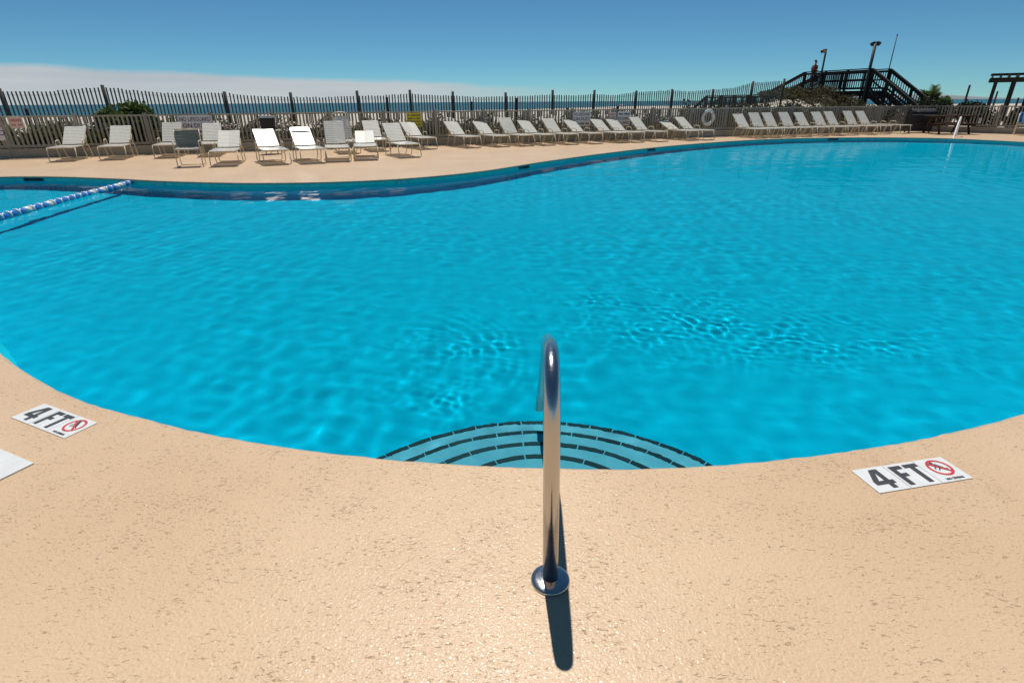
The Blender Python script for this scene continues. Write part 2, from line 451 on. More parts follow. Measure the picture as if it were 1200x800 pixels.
# ------------------------------------------------------------------ entry steps with black nosing tiles
SX, SY = 0.135, 1.745
STEPS = [(1.45, 0.90), (1.145, 0.65), (0.835, 0.40), (0.53, 0.15)]      # radius, depth of tread under the water
tile_me = {}
for r_, dep in STEPS:
    zt = WATER_Z - dep
    N = 40
    pts = [(SX + r_ * math.cos(a), SY + r_ * math.sin(a)) for a in np.linspace(R(-4), R(184), N)]
    z0 = FLOOR_Z - 0.02 if r_ > 1.4 else zt - 0.26
    st = MB().prism(pts, z0, zt).build('step', 'step_plaster', pool)
    st['label'] = 'pale curved underwater entry step'
    nt = int(round(r_ * math.pi / 0.156))
    da = math.pi / nt
    # one curved tile, shared along the arc
    tm = MB(); g_ = 0.004 / r_
    K = 4; ring_pts = []
    for k in range(K):
        a = g_ + (da - 2 * g_) * k / (K - 1)
        for rr, zz in ((r_ - 0.026, 0.005), (r_ + 0.004, 0.005), (r_ + 0.004, -0.045)):
            ring_pts.append((rr * math.cos(a), rr * math.sin(a), zz))
    fs = []
    for k in range(K - 1):
        for c in range(2):
            fs.append((k * 3 + c, k * 3 + c + 1, (k + 1) * 3 + c + 1, (k + 1) * 3 + c))
    # closed at the back so that the tile is a solid L
    tm.add(ring_pts, fs)
    b = len(tm.v)
    low = []
    for k in range(K):
        a = g_ + (da - 2 * g_) * k / (K - 1)
        low.append((( r_ - 0.026) * math.cos(a), (r_ - 0.026) * math.sin(a), -0.001))
    tm.add(low, []); tm.f += [(k * 3, (k + 1) * 3, b + k + 1, b + k) for k in range(K - 1)]
    tm.f += [(0, 1, 2, b), ((K - 1) * 3, (K - 1) * 3 + 1, (K - 1) * 3 + 2, b + K - 1)]
    me = tm.mesh('tile', 'step_tile')
    for k in range(nt):
        link('tile', me, st, (SX, SY, zt + random.uniform(0, .0015)), (0, 0, k * da))

# ------------------------------------------------------------------ water surface
def smooth01(x):
    x = np.clip(x, 0, 1); return x * x * (3 - 2 * x)
def water_mesh():
    k = 0.0032
    rr = np.exp(np.arange(math.log(1.75), math.log(33.0), k)); aa = np.arange(R(-76), R(76), k * 1.15)
    RR, AA = np.meshgrid(rr, aa, indexing='ij')
    X, Y = RR * np.sin(AA), RR * np.cos(AA)
    Z = np.zeros_like(X)
    sp = RR * k * 1.1
    rng = np.random.default_rng(5)
    def waves(n, l0, l1, slope, spread=math.pi, d0=0.0):
        H = np.zeros_like(X)
        for i in range(n):
            lam = math.exp(rng.uniform(math.log(l0), math.log(l1))); kk = 2 * math.pi / lam
            th = d0 + rng.uniform(-spread, spread)
            amp = slope / kk * math.sqrt(2.0 / n) * rng.uniform(0.6, 1.4)
            att = np.clip((lam / sp - 2.5) / 2.0, 0, 1)
            H += att * amp * np.sin(kk * (X * math.cos(th) + Y * math.sin(th)) + rng.uniform(0, 6.28))
        return H
    swell = waves(24, 0.5, 1.4, 0.013) + waves(70, 0.17, 0.6, 0.0165)
    patchy = 0.75 + 0.35 * np.sin(X * .9 + 1.3 * np.sin(Y * .7 + 1)) * np.sin(Y * 1.1 + 1.1 * np.sin(X * .8 + 2))
    Z += swell * patchy
    # patches of livelier ripples where the return jets push
    fine = waves(60, 0.075, 0.16, 0.034)
    def blob(x, y, a, b, ang=0):
        c, s = math.cos(ang), math.sin(ang); dx, dy = X - x, Y - y
        return np.exp(-(((dx * c + dy * s) / a) ** 2 + ((-dx * s + dy * c) / b) ** 2))
    act = (1.0 * blob(1.75, 5.25, .85, .50) + .85 * blob(2.75, 4.75, .65, .36, -.4) + .80 * blob(-0.55, 4.75, .50, .42) + .55 * blob(1.3, 5.9, 1.1, .4)
           + .40 * blob(3.9, 4.9, 1.0, .45) + .45 * blob(-.65, 4.0, .28, .35) + .3 * blob(4.5, 6.5, 2.0, .9) + .07)
    lump = 0.55 + 0.45 * np.sin(X * 5.1 + 1.7 * np.sin(Y * 3.3)) * np.sin(Y * 6.2 + 1.3 * np.sin(X * 4.1))
    Z += fine * act * lump * .85
    # rings running out from the two jets
    for (cx, cy_, lam, sl, sx_, sy_) in ((-1.05, 4.75, .12, .030, 1.0, .75), (.7, 4.9, .10, .016, 1.6, .9)):
        rd = np.hypot(X - cx, Y - cy_); kk = 2 * math.pi / lam
        wob = 1.1 * np.sin(3 * np.arctan2(Y - cy_, X - cx) + 2 * rd) + 1.0 * np.sin(X * 7.3 + Y * 4.1) + .6 * np.sin(X * 3.1 - Y * 8.7)
        Z += sl / kk * np.sin(kk * rd * (1 + .03 * np.sin(5 * rd)) + wob) * blob(cx, cy_, sx_, sy_) * smooth01((rd - .25) / .25) * smooth01((np.cos(np.arctan2(Y - cy_, X - cx) - .5) - .35) / .5) * (.35 + .65 * lump)
    Z *= 1 - .6 * blob(.17, 2.35, 1.1, .55)
    nr, na = X.shape
    idx = np.arange(nr * na).reshape(nr, na)
    ring = OUT + NRM * 0.028
    keep = inside(X.ravel(), Y.ravel(), ring).reshape(nr, na)
    # keep a cell when any corner is in the pool, then slide stray corners back onto the wall line
    c = keep[:-1, :-1] | keep[1:, :-1] | keep[:-1, 1:] | keep[1:, 1:]
    quads = np.stack([idx[:-1, :-1], idx[:-1, 1:], idx[1:, 1:], idx[1:, :-1]], -1)[c]
    used = np.unique(quads)
    remap = -np.ones(nr * na, int); remap[used] = np.arange(len(used))
    co = np.stack([X.ravel()[used], Y.ravel()[used], Z.ravel()[used] + WATER_Z], -1)
    q = remap[quads]
    me = bpy.data.meshes.new('pool_water')
    me.vertices.add(len(co)); me.vertices.foreach_set('co', co.astype(np.float32).ravel())
    me.loops.add(q.size); me.loops.foreach_set('vertex_index', q.astype(np.int32).ravel())
    me.polygons.add(len(q)); me.polygons.foreach_set('loop_start', np.arange(0, q.size, 4, dtype=np.int32))
    me.polygons.foreach_set('use_smooth', np.ones(len(q), bool))
    me.update(calc_edges=True); me.validate()
    me.materials.append(M['pool_water'])
    return me
water = tag(link('pool_water', water_mesh()), 'clear turquoise pool water with small ripples', None, None, 'structure')
water.cycles.is_caustics_caster = True
sun_data.cycles.is_caustics_light = True
for o in [pool] + list(pool.children) + [c for s_ in pool.children for c in s_.children]:
    o.cycles.is_caustics_receiver = True

# ------------------------------------------------------------------ stainless grab rail at the steps
def bend_path(pts, rad, n=7):
    """polyline with rounded corners"""
    P = [Vector(p) for p in pts]; out = [P[0]]
    for i in range(1, len(P) - 1):
        a, b, c = P[i - 1], P[i], P[i + 1]
        u, w = (a - b).normalized(), (c - b).normalized()
        r_ = rad[i - 1] if hasattr(rad, '__len__') else rad
        ang = u.angle(w); L = min(r_ / math.tan(ang / 2), (a - b).length * .49, (c - b).length * .49)
        p0, p1 = b + u * L, b + w * L
        for k in range(n + 1):
            s = k / n; out.append((1 - s) ** 2 * p0 + 2 * s * (1 - s) * b + s * s * p1)
    out.append(P[-1]); return out
def hand_rail(name, label, loc, rz, mat, tube_r=0.0252):
    root = thing(name, label, 'handrail', loc, rz)
    path = bend_path([(0, 0, 0.0), (-0.012, 0, 0.835), (0.018, 0.62, 0.595), (0.045, 1.45, -0.13), (0.047, 1.62, -0.53)], [.34, .12, .2], 12)
    MB().tube(path, tube_r, 20).build('rail_tube', mat, root, True)
    pr = [(tube_r, .016), (.033, .0145), (.045, .0125), (.060, .0095), (.0635, .007), (.0645, .001)]
    MB().lathe(pr, n=40).build('floor_flange', mat, root, True)
    return root
hand_rail('grab_rail', 'stainless steel grab rail at the curved entry steps, nearest the viewer', (0.122, 1.33, 0), 0.0, 'steel')

# ------------------------------------------------------------------ depth markers in the near deck
def stroke(mb, poly, z=0.0):
    mb.prism(poly, z, z + .0012)
def depth_marker(label, loc, ang):
    root = thing('depth_marker', label, 'pool sign', loc, ang)
    for k in range(3):
        MB().box((-.153 + .153 * k, 0, .0015), (.1505, .150, .003)).build('tile', 'tile_white', root)
    z = .0030
    four = MB()
    four.prism([(-.190, .055), (-.168, .055), (-.150, -.000), (-.172, .000)], z, z + .0012) if False else None
    x0 = -.153
    # numeral 4
    b = MB()
    b.prism([(x0 + .006, -.060), (x0 + .030, -.060), (x0 + .030, .060), (x0 + .006, .060)], z, z + .0012)
    b.prism([(x0 - .046, -.034), (x0 + .0055, -.034), (x0 + .0055, -.012), (x0 - .046, -.012)], z, z + .0012)
    b.prism([(x0 + .0305, -.034), (x0 + .046, -.034), (x0 + .046, -.012), (x0 + .0305, -.012)], z, z + .0012)
    b.prism([(x0 - .046, -.0115), (x0 - .018, -.0115), (x0 + .0055, .036), (x0 + .0055, .060), (x0 - .008, .060)], z, z + .0012)
    b.build('numeral', 'ink_black', root)
    b = MB(); x0 = -.036
    b.prism([(x0 - .028, -.060), (x0 - .004, -.060), (x0 - .004, .060), (x0 - .028, .060)], z, z + .0012)
    b.prism([(x0 - .0035, .038), (x0 + .030, .038), (x0 + .030, .060), (x0 - .0035, .060)], z, z + .0012)
    b.prism([(x0 - .0035, -.008), (x0 + .022, -.008), (x0 + .022, .013), (x0 - .0035, .013)], z, z + .0012)
    x1 = .040
    b.prism([(x1 - .034, .038), (x1 + .032, .038), (x1 + .032, .060), (x1 - .034, .060)], z, z + .0012)
    b.prism([(x1 - .012, -.060), (x1 + .012, -.060), (x1 + .012, .0375), (x1 - .012, .0375)], z, z + .0012)
    b.build('lettering', 'ink_black', root)
    # red ring with slash over a diver
    cx, cy_, ro, ri = .155, .012, .052, .041
    b = MB(); n = 36
    vs = [(cx + r_ * math.cos(2 * math.pi * k / n), cy_ + r_ * math.sin(2 * math.pi * k / n), zz) for zz in (z, z + .0012) for r_ in (ri, ro) for k in range(n)]
    fs = []
    for k in range(n):
        l = (k + 1) % n
        fs += [(2 * n + k, 2 * n + l, 3 * n + l, 3 * n + k), (n + k, n + l, 3 * n + l, 3 * n + k), (k, 2 * n + k, 2 * n + l, l)]
    b.add(vs, fs); b.build('prohibition_ring', 'ink_red', root)
    MB().bar((cx - .030, cy_ + .029, z + .0018), (cx + .030, cy_ - .029, z + .0018), .010, .0008).build('prohibition_slash', 'ink_red', root)
    b = MB()
    b.bar((cx - .006, cy_ + .024, z + .0006), (cx + .014, cy_ - .004, z + .0006), .011, .001)
    b.bar((cx + .012, cy_ - .006, z + .0006), (cx + .030, cy_ - .012, z + .0006), .006, .001)
    b.bar((cx - .008, cy_ + .020, z + .0006), (cx - .026, cy_ - .006, z + .0006), .005, .001)
    b.bar((cx + .004, cy_ + .006, z + .0006), (cx - .016, cy_ - .016, z + .0006), .005, .001)
    b.lathe([(.0001, .0012), (.008, .0011), (.008, 0)], (cx - .012, cy_ + .031, z), 12)
    b.build('diver_pictogram', 'ink_black', root)
    me = text_mesh('NO DIVING', .0165, 'ink_black', .0004)
    link('caption', me, root, (cx, -.060, z + .0006))
    return root
depth_marker('white 4 FT no diving depth marker tiles on the right side of the near deck', (1.683, 1.870, .0005), math.atan2(.09, .44))
depth_marker('white 4 FT no diving depth marker tiles on the left side of the near deck', (-2.303, 2.345, .0005), math.atan2(-.19, .41))
lid = MB().box((0, 0, .003), (.335, .335, .006))
lid = lid.build('skimmer_lid', 'lid_white')
lid.location = (-2.335, 1.900, .0005); lid.rotation_euler = (0, 0, math.atan2(-.41, .91))
tag(lid, 'square white skimmer lid set in the deck at the left edge', 'lid')
# ================================================================== the beach, the dune, the sea
t = NT('sand'); v = t.map()
n1 = t.noise(v, 0.25, 5, 0.6); n2 = t.noise(v, 9, 5, 0.65)
c_ = t.ramp(n1, [(0.35, (0.50, 0.445, 0.37)), (0.68, (0.62, 0.565, 0.49))])
c_ = t.mix(t.ramp(n2, [(0.3, 0.35), (0.6, 0.0)]), c_, (0.33, 0.28, 0.21))
t.set(Base_Color=c_, Roughness=0.95, Normal=t.bump(t.math('ADD', n2, t.noise(v, 45, 3)), 0.6, 0.03))
t.p.inputs['Specular IOR Level'].default_value = 0.1
t = NT('sea'); v = t.map((1, 1, 1))
wv = t.noise(t.map((.12, .35, 1), (0, 0, .25)), 1.0, 6, 0.6)
pt = t.noise(t.map((.006, .02, 1)), 1.0, 4, 0.6)
t.set(Base_Color=t.ramp(pt, [(0.3, (0.012, 0.085, 0.105)), (0.7, (0.022, 0.125, 0.145))]), Roughness=0.35, Normal=t.bump(wv, 0.9, 1.0))
t.p.inputs['IOR'].default_value = 1.33
t.p.inputs['Specular IOR Level'].default_value = 0.3
SEA_Z = -3.0
def smooth(a, b, x):
    k = np.clip((x - a) / (b - a), 0, 1); return k * k * (3 - 2 * k)
_ph = np.random.default_rng(3).uniform(0, 6.28, 64); _dr = np.random.default_rng(4).uniform(0, 6.28, 64)
def lumps(X, Y, lam, n=9, seed=0):
    h = np.zeros_like(np.asarray(X, float))
    for i in range(n):
        k = 2 * math.pi / (lam * (0.6 + 0.8 * ((i * 0.618 + seed * .37) % 1.0))); a = _dr[(i + seed * 7) % 64]
        h = h + np.sin(k * (X * math.cos(a) + Y * math.sin(a)) + _ph[(i * 3 + seed) % 64])
    return h / n ** .5
def terrain(X, Y):
    X, Y = np.asarray(X, float), np.asarray(Y, float)
    dx, dy = X - FO[0], Y - FO[1]
    u = -(dx * FN[0] + dy * FN[1]); s = dx * FD[0] + dy * FD[1]
    # behind the sea fence: kick of sand, dune crest, long fall to the beach
    crest = 0.80 + 0.05 * lumps(X, Y, 7, 6, 1)
    z = 0.12 + (crest - .12) * smooth(0.2, 3.1, u)
    z = z - 1.6 * smooth(5.0, 14, u) - 1.15 * smooth(12, 60, u) - (0.93 - .12) * 0
    z = z + 0.07 * lumps(X, Y, 1.7, 8, 2) * smooth(.3, 1.2, u) * (1 - smooth(40, 90, u))
    z = z + 0.12 * lumps(X, Y, 16, 6, 3) * smooth(8, 20, u) * (1 - smooth(120, 200, u))
    # the dune under the walkover
    z = z + 1.0 * np.exp(-(((X - 17.4) / 3.2) ** 2 + ((Y - 37.0) / 4.2) ** 2)) + .35 * np.exp(-(((X - 14.2) / 2.2) ** 2 + ((Y - 33.0) / 2.5) ** 2))
    # towards the shore
    a = X / np.maximum(Y, 1.0)
    ys = np.interp(a, [-3, -.35, .06, .2, .8, 3], [255, 262, 390, 560, 560, 560])
    r = Y / ys
    far = SEA_Z + (1 - r) * 1.1
    z = np.where(Y > 60, np.minimum(z, 9) * (1 - smooth(60, 110, Y)) + far * smooth(60, 110, Y), z)
    # right of the corner: flat sandy ground beyond the side fence
    rx, ry = X - CORNER[0], Y - CORNER[1]
    side = rx * (-RD[1]) + ry * RD[0]                 # >0 beyond the side fence
    rightg = 0.05 + .25 * smooth(1, 8, side) + .05 * lumps(X, Y, 5, 6, 5)
    wr = smooth(0.0, 2.5, side) * smooth(19.5, 23, s) * (1 - smooth(3, 9, u))
    z = z * (1 - wr) + rightg * wr
    # below the pool deck the sheet dips well under the basin
    deckside = np.minimum(u, 1e9) < 0.0
    deckside &= (side < 0.0)
    depth_in = np.where(deckside, np.minimum(-u, np.maximum(-side, 0) + 0.0), -1)
    z = np.where(deckside, -0.05 - 2.9 * smooth(0.25, 0.9, depth_in), z)
    return z
su = np.unique(np.concatenate([np.geomspace(26, 1500, 30), np.arange(-18.5, 26, .3), -np.geomspace(19, 1500, 30)]))
uu = np.unique(np.concatenate([[-70, -45, -30, -20], np.arange(-14, -1.2, .8), [-.9, -.6, -.3, -.22, -.02], np.arange(0.05, 6, .25), np.arange(6, 26, .6), np.geomspace(26, 900, 60)]))
S_, U_ = np.meshgrid(su, uu, indexing='ij')
GX = FO[0] + S_ * FD[0] - U_ * FN[0]; GY = FO[1] + S_ * FD[1] - U_ * FN[1]
GZ = terrain(GX, GY)
ns_, nu_ = GX.shape
ii = np.arange(ns_ * nu_).reshape(ns_, nu_)
mb = MB(); mb.v = list(map(tuple, np.stack([GX.ravel(), GY.ravel(), GZ.ravel()], -1)))
mb.f = list(map(tuple, np.stack([ii[:-1, :-1], ii[1:, :-1], ii[1:, 1:], ii[:-1, 1:]], -1).reshape(-1, 4)))
tag(mb.build('sand_ground', 'sand', None, True, False), 'pale sand of dune and beach', None, None, 'structure')
mb = MB().add([(-30000, 120, SEA_Z), (30000, 120, SEA_Z), (30000, 30000, SEA_Z), (-30000, 30000, SEA_Z)], [(0, 1, 2, 3)])
tag(mb.build('sea', 'sea', None, False, False), 'teal sea out to the horizon', None, None, 'structure')
# far headland low on the horizon at the right
simple('far_land', (0.26, 0.30, 0.31), 0.9, var=0.1, scale=.004, spec=.1)
prof = [(2700, 0), (3000, 35), (3400, 62), (3800, 58), (4150, 80), (4420, 74), (4700, 48), (4950, 30), (5250, 14), (5500, 0)]
vs, fs = [], []
for k, (x, h) in enumerate(prof):
    for yy, q in ((5950, 0), (6000, .75), (6120, 1), (6400, .6), (6600, 0)): vs.append((x + (yy - 6000) * .2, yy, SEA_Z - .5 + h * .62 * q))
for k in range(len(prof) - 1):
    for j in range(4): fs.append((k * 5 + j, (k + 1) * 5 + j, (k + 1) * 5 + j + 1, k * 5 + j + 1))
tag(MB().add(vs, fs).build('headland_hill', 'far_land', None, True, False), 'grey headland on the sea horizon', None, None, 'structure')
def gz(x, y): return float(terrain(np.array([x]), np.array([y]))[0])

# ================================================================== fences
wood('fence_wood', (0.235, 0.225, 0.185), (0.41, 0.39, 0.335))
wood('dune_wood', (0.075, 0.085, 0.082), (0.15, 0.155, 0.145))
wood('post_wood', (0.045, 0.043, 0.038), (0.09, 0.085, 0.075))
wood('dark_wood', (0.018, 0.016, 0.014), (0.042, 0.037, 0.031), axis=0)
simple('wire', (0.2, 0.2, 0.19), 0.5, metal=.8)
FH = 1.155
BAY, NPK = 1.83, 14
picket_me = MB().box((0, 0, 0), (.046, .052, FH - .34)).mesh('picket', 'fence_wood')
fpost_me = MB().box((0, 0, (FH + .02) / 2 - .1), (.10, .10, FH + .22)).box((0, 0, FH + .034), (.085, .085, .024)).mesh('post', 'fence_wood')
wood('rail_wood', (0.27, 0.25, 0.205), (0.44, 0.415, 0.35), axis=0)
rail_me = MB().box((0, 0, 0), (BAY - .104, .085, .045)).mesh('top_rail', 'rail_wood')
low_me = MB().box((0, 0, 0), (BAY - .104, .04, .07)).mesh('bottom_rail', 'rail_wood')
board_me = MB().box((0, 0, 0), (BAY - .006, .05, .27)).mesh('base_board', 'rail_wood')
def pool_fence(label, origin, rz, nb, skip_first_post=False):
    root = thing('picket_fence', label, 'fence', (origin[0], origin[1], 0), rz)
    for b in range(nb + 1):
        if not (b == 0 and skip_first_post): link('post', fpost_me, root, (b * BAY, 0, 0))
    for b in range(nb):
        x = b * BAY + BAY / 2
        link('top_rail', rail_me, root, (x, 0, FH - .022))
        link('bottom_rail', low_me, root, (x, -.004, .32))
        link('base_board', board_me, root, (x, -.082, .128))
        for k in range(NPK):
            link('picket', picket_me, root, (b * BAY + .052 + (BAY - .104) * (k + .5) / NPK + random.uniform(-.006, .006), .0, (FH - .045 + .355) / 2 + random.uniform(-.004, .004)),
                 (0, random.uniform(-.006, .006), 0))
    return root
nbay = 21
s0 = CORNER_S - nbay * BAY
pool_fence('grey weathered picket fence behind the row of loungers, sea side', W(s0, 0)[:2], PHI, nbay)
pool_fence('grey picket fence behind the picnic table, running off to the right', tuple(CORNER), math.atan2(RD[1], RD[0]), 6, True)

# slatted dune fence with leaning posts
DU = 3.4
DPOST = [(-18.9, 2.02), (-16.74, 1.96), (-13.81, 2.07), (-10.02, 1.86), (-7.74, 1.83), (-5.26, 1.89), (-3.16, 1.92), (-1.37, 1.86), (0.97, 1.82), (3.18, 1.92), (5.25, 1.92),
         (7.44, 1.89), (9.4, 1.96), (11.77, 1.96), (14.14, 2.32), (16.1, 2.45)]
DTOP = [(-18.9, 1.95), (-16.75, 1.88), (-15.46, 1.86), (-14.33, 1.97), (-13.7, 2.0), (-13.08, 1.92), (-11.78, 1.80), (-10.05, 1.82), (-8.96, 1.71), (-7.77, 1.67), (-6.52, 1.66), (-5.28, 1.72),
        (-4.55, 1.70), (-3.17, 1.78), (-2.46, 1.73), (-1.38, 1.70), (-0.26, 1.65), (0.97, 1.68), (1.68, 1.67), (3.18, 1.73), (4.14, 1.69), (5.26, 1.75), (6.32, 1.70),
        (7.44, 1.83), (9.4, 1.91), (10.53, 1.86), (11.77, 1.93), (13.04, 2.02), (14.15, 2.25), (16.1, 2.35)]
dune = thing('dune_fence', 'dark slatted sand fence sagging between tall posts on the dune', 'fence', W(0, -DU, 0), PHI)
dx_, dz_ = zip(*DTOP)
def dl(s):          # height of the dune under the slat fence
    w = W(s, -DU); return gz(w[0], w[1])
for s, z in DPOST:
    b = dl(s) - .3
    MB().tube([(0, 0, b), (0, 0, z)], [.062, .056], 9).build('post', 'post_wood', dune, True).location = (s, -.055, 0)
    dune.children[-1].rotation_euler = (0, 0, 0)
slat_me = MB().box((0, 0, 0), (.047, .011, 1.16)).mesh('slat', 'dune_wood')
ss = -18.8; cnt = 0
while ss < 16.1:
    z = float(np.interp(ss, dx_, dz_)) + random.uniform(-.018, .012)
    lean = 0.012 * math.sin(ss * 1.3) + random.uniform(-.012, .012)
    link('slat', slat_me, dune, (ss, 0.012, z - .58), (random.uniform(-.03, .03), lean, random.uniform(-.1, .1)))
    ss += .1175 + random.uniform(-.006, .006); cnt += 1
for off in (.12, .55, .98):
    pts = [(s, 0.0, float(np.interp(s, dx_, dz_)) - off) for s in np.arange(-18.9, 16.1, .35)]
    MB().tube(pts, .004, 4).build('wire', 'wire', dune)

stub = [(-15.57, 1.6, 1.35, 'short dark post behind the fence at the far left beside the red sign'),
        (-4.36, 1.6, 1.64, 'tall thin dark post just left of the yellow sign'),
        (-1.05, 1.7, 1.47, 'dark post in the dune between the yellow sign and the first white notice'),
        (0.82, 1.6, 1.59, 'dark post standing between two tall dune fence posts at the middle of the fence'),
        (3.39, 2.2, 1.20, 'low dark post top peeking over the fence above the second lifeguard notice'),
        (5.84, 2.2, 1.25, 'low dark post top peeking over the fence above the no diving notice')]
for s, u, zt, lab in stub:
    w = W(s, -u)
    b = gz(w[0], w[1])
    o = MB().tube([(0, 0, -.3), (0, 0, (zt - b) * .5), (.006, 0, zt - b - .012), (.006, 0, zt - b)], [.056, .053, .05, .04], 9).build('old_post', 'post_wood', None, True)
    o.location = (w[0], w[1], b)
    tag(o, lab, 'post')
# ================================================================== loungers
t = NT('strap_vinyl')
t.n.remove(t.p)
df = t.n.new('ShaderNodeBsdfDiffuse'); df.inputs['Color'].default_value = (0.90, 0.875, 0.77, 1)
tr = t.n.new('ShaderNodeBsdfTranslucent'); tr.inputs['Color'].default_value = (0.80, 0.74, 0.56, 1)
gs = t.n.new('ShaderNodeBsdfGlossy'); gs.inputs['Roughness'].default_value = 0.28
m1 = t.n.new('ShaderNodeMixShader'); m1.inputs[0].default_value = 0.14
m2 = t.n.new('ShaderNodeMixShader')
fr = t.n.new('ShaderNodeFresnel'); fr.inputs['IOR'].default_value = 1.5
t.l.new(df.outputs[0], m1.inputs[1]); t.l.new(tr.outputs[0], m1.inputs[2])
t.l.new(fr.outputs[0], m2.inputs[0]); t.l.new(m1.outputs[0], m2.inputs[1]); t.l.new(gs.outputs[0], m2.inputs[2])
t.l.new(m2.outputs[0], t.out.inputs['Surface'])
simple('frame_cream', (0.62, 0.54, 0.38), 0.35, var=0.05)
simple('unlit_back_grey', (0.17, 0.19, 0.16), 0.6, var=0.08)  # dark grey-green puts the shade of the unlit chair back into its colour

LW = 0.60       # lounger width
SEAT_Z = 0.36
def rounded_rail(y0, y1, w, z, r=0.06):
    return bend_path([(-w / 2, y0, z), (-w / 2, y1, z), (w / 2, y1, z), (w / 2, y0, z)], r, 4)
def straps(mb, y0, y1, w, pitch=.062, sw=.050, z=0.0):
    y = min(y0, y1) + pitch / 2
    while y < max(y0, y1):
        # a strap wraps over both rails, sagging a little
        pts = [(-w / 2 - .012, -.012), (-w / 2 - .006, .012), (0, .004), (w / 2 + .006, .012), (w / 2 + .012, -.012)]
        b = len(mb.v)
        for zz in (0, .005):
            for px, pz in pts:
                for yy in (y - sw / 2, y + sw / 2): mb.v.append((px, yy, z + pz + zz))
        n = len(pts) * 2
        for k in range(len(pts) - 1):
            a = b + 2 * k
            mb.f += [(a, a + 2, a + 3, a + 1), (a + n, a + n + 1, a + n + 3, a + n + 2), (a, a + n, a + n + 2, a + 2), (a + 1, a + 3, a + n + 3, a + n + 1)]
        y += pitch
    return mb
# local frame of a lounger: x across, -y towards the foot, origin on the ground under the hinge
L_seat_frame = MB().tube(rounded_rail(.18, -1.10, LW, SEAT_Z), .0135, 8).mesh('seat_frame', 'frame_cream', True)
L_seat = straps(MB(), 0.0, -1.08, LW, z=SEAT_Z).mesh('seat_straps', 'strap_vinyl')
L_back = MB().tube(rounded_rail(0.0, .78, LW - .08, 0), .0135, 8).mesh('backrest', 'frame_cream', True)
L_bstr = straps(MB(), 0.04, .76, LW - .08).mesh('back_straps', 'strap_vinyl')
def leg_loop(y, dy):
    w = LW + .05
    return bend_path([(-w / 2, y, SEAT_Z - .012), (-w / 2, y + dy, .014), (w / 2, y + dy, .014), (w / 2, y, SEAT_Z - .012)], .05, 4)
L_leg_f = MB().tube(leg_loop(-.98, -.10), .0125, 8).mesh('leg', 'frame_cream', True)
L_leg_m = MB().tube(leg_loop(-.36, .16), .0125, 8).mesh('leg', 'frame_cream', True)
L_leg_b = MB().tube(leg_loop(.15, .14), .0125, 8).mesh('leg', 'frame_cream', True)
def arm(sx):
    x = sx * (LW / 2 + .022)
    return MB().tube(bend_path([(x, .06, SEAT_Z - .02), (x, .03, SEAT_Z + .16), (x, -.24, SEAT_Z + .14), (x, -.30, SEAT_Z - .02)], .07, 5), .013, 8).mesh('arm', 'frame_cream', True)
L_arm = [arm(-1), arm(1)]
L_prop = MB().tube([(-.26, 0, 0), (-.26, -.30, -.22), (.26, -.30, -.22), (.26, 0, 0)], .009, 6).mesh('prop_bar', 'frame_cream', True)
def lounger(label, s, t_head, back, rz=0.0, arms=True):
    w = W(s, t_head + .75)
    root = thing('sun_lounger', label, 'sun lounger', (w[0], w[1], .002), PHI + R(rz), 'strap sun loungers around the pool')
    link('seat_frame', L_seat_frame, root); link('seat_straps', L_seat, root)
    a = R(back)
    b = link('backrest', L_back, root, (0, 0, SEAT_Z + .004), (a, 0, 0)); link('back_straps', L_bstr, b)
    link('leg', L_leg_f, root); link('leg', L_leg_m, root); link('leg', L_leg_b, root)
    if arms:
        for m_ in L_arm: link('arm', m_, root)
    if back > 8:
        # the prop that holds the backrest up
        c, s_ = math.cos(a), math.sin(a)
        p0 = (0, .46 * c, SEAT_Z + .46 * s_ - .012)
        q = MB().tube([(-.27, p0[1], p0[2]), (-.27, .20, SEAT_Z - .02), (.27, .20, SEAT_Z - .02), (.27, p0[1], p0[2])], .009, 6).build('prop_bar', 'frame_cream', root, True)
    return root
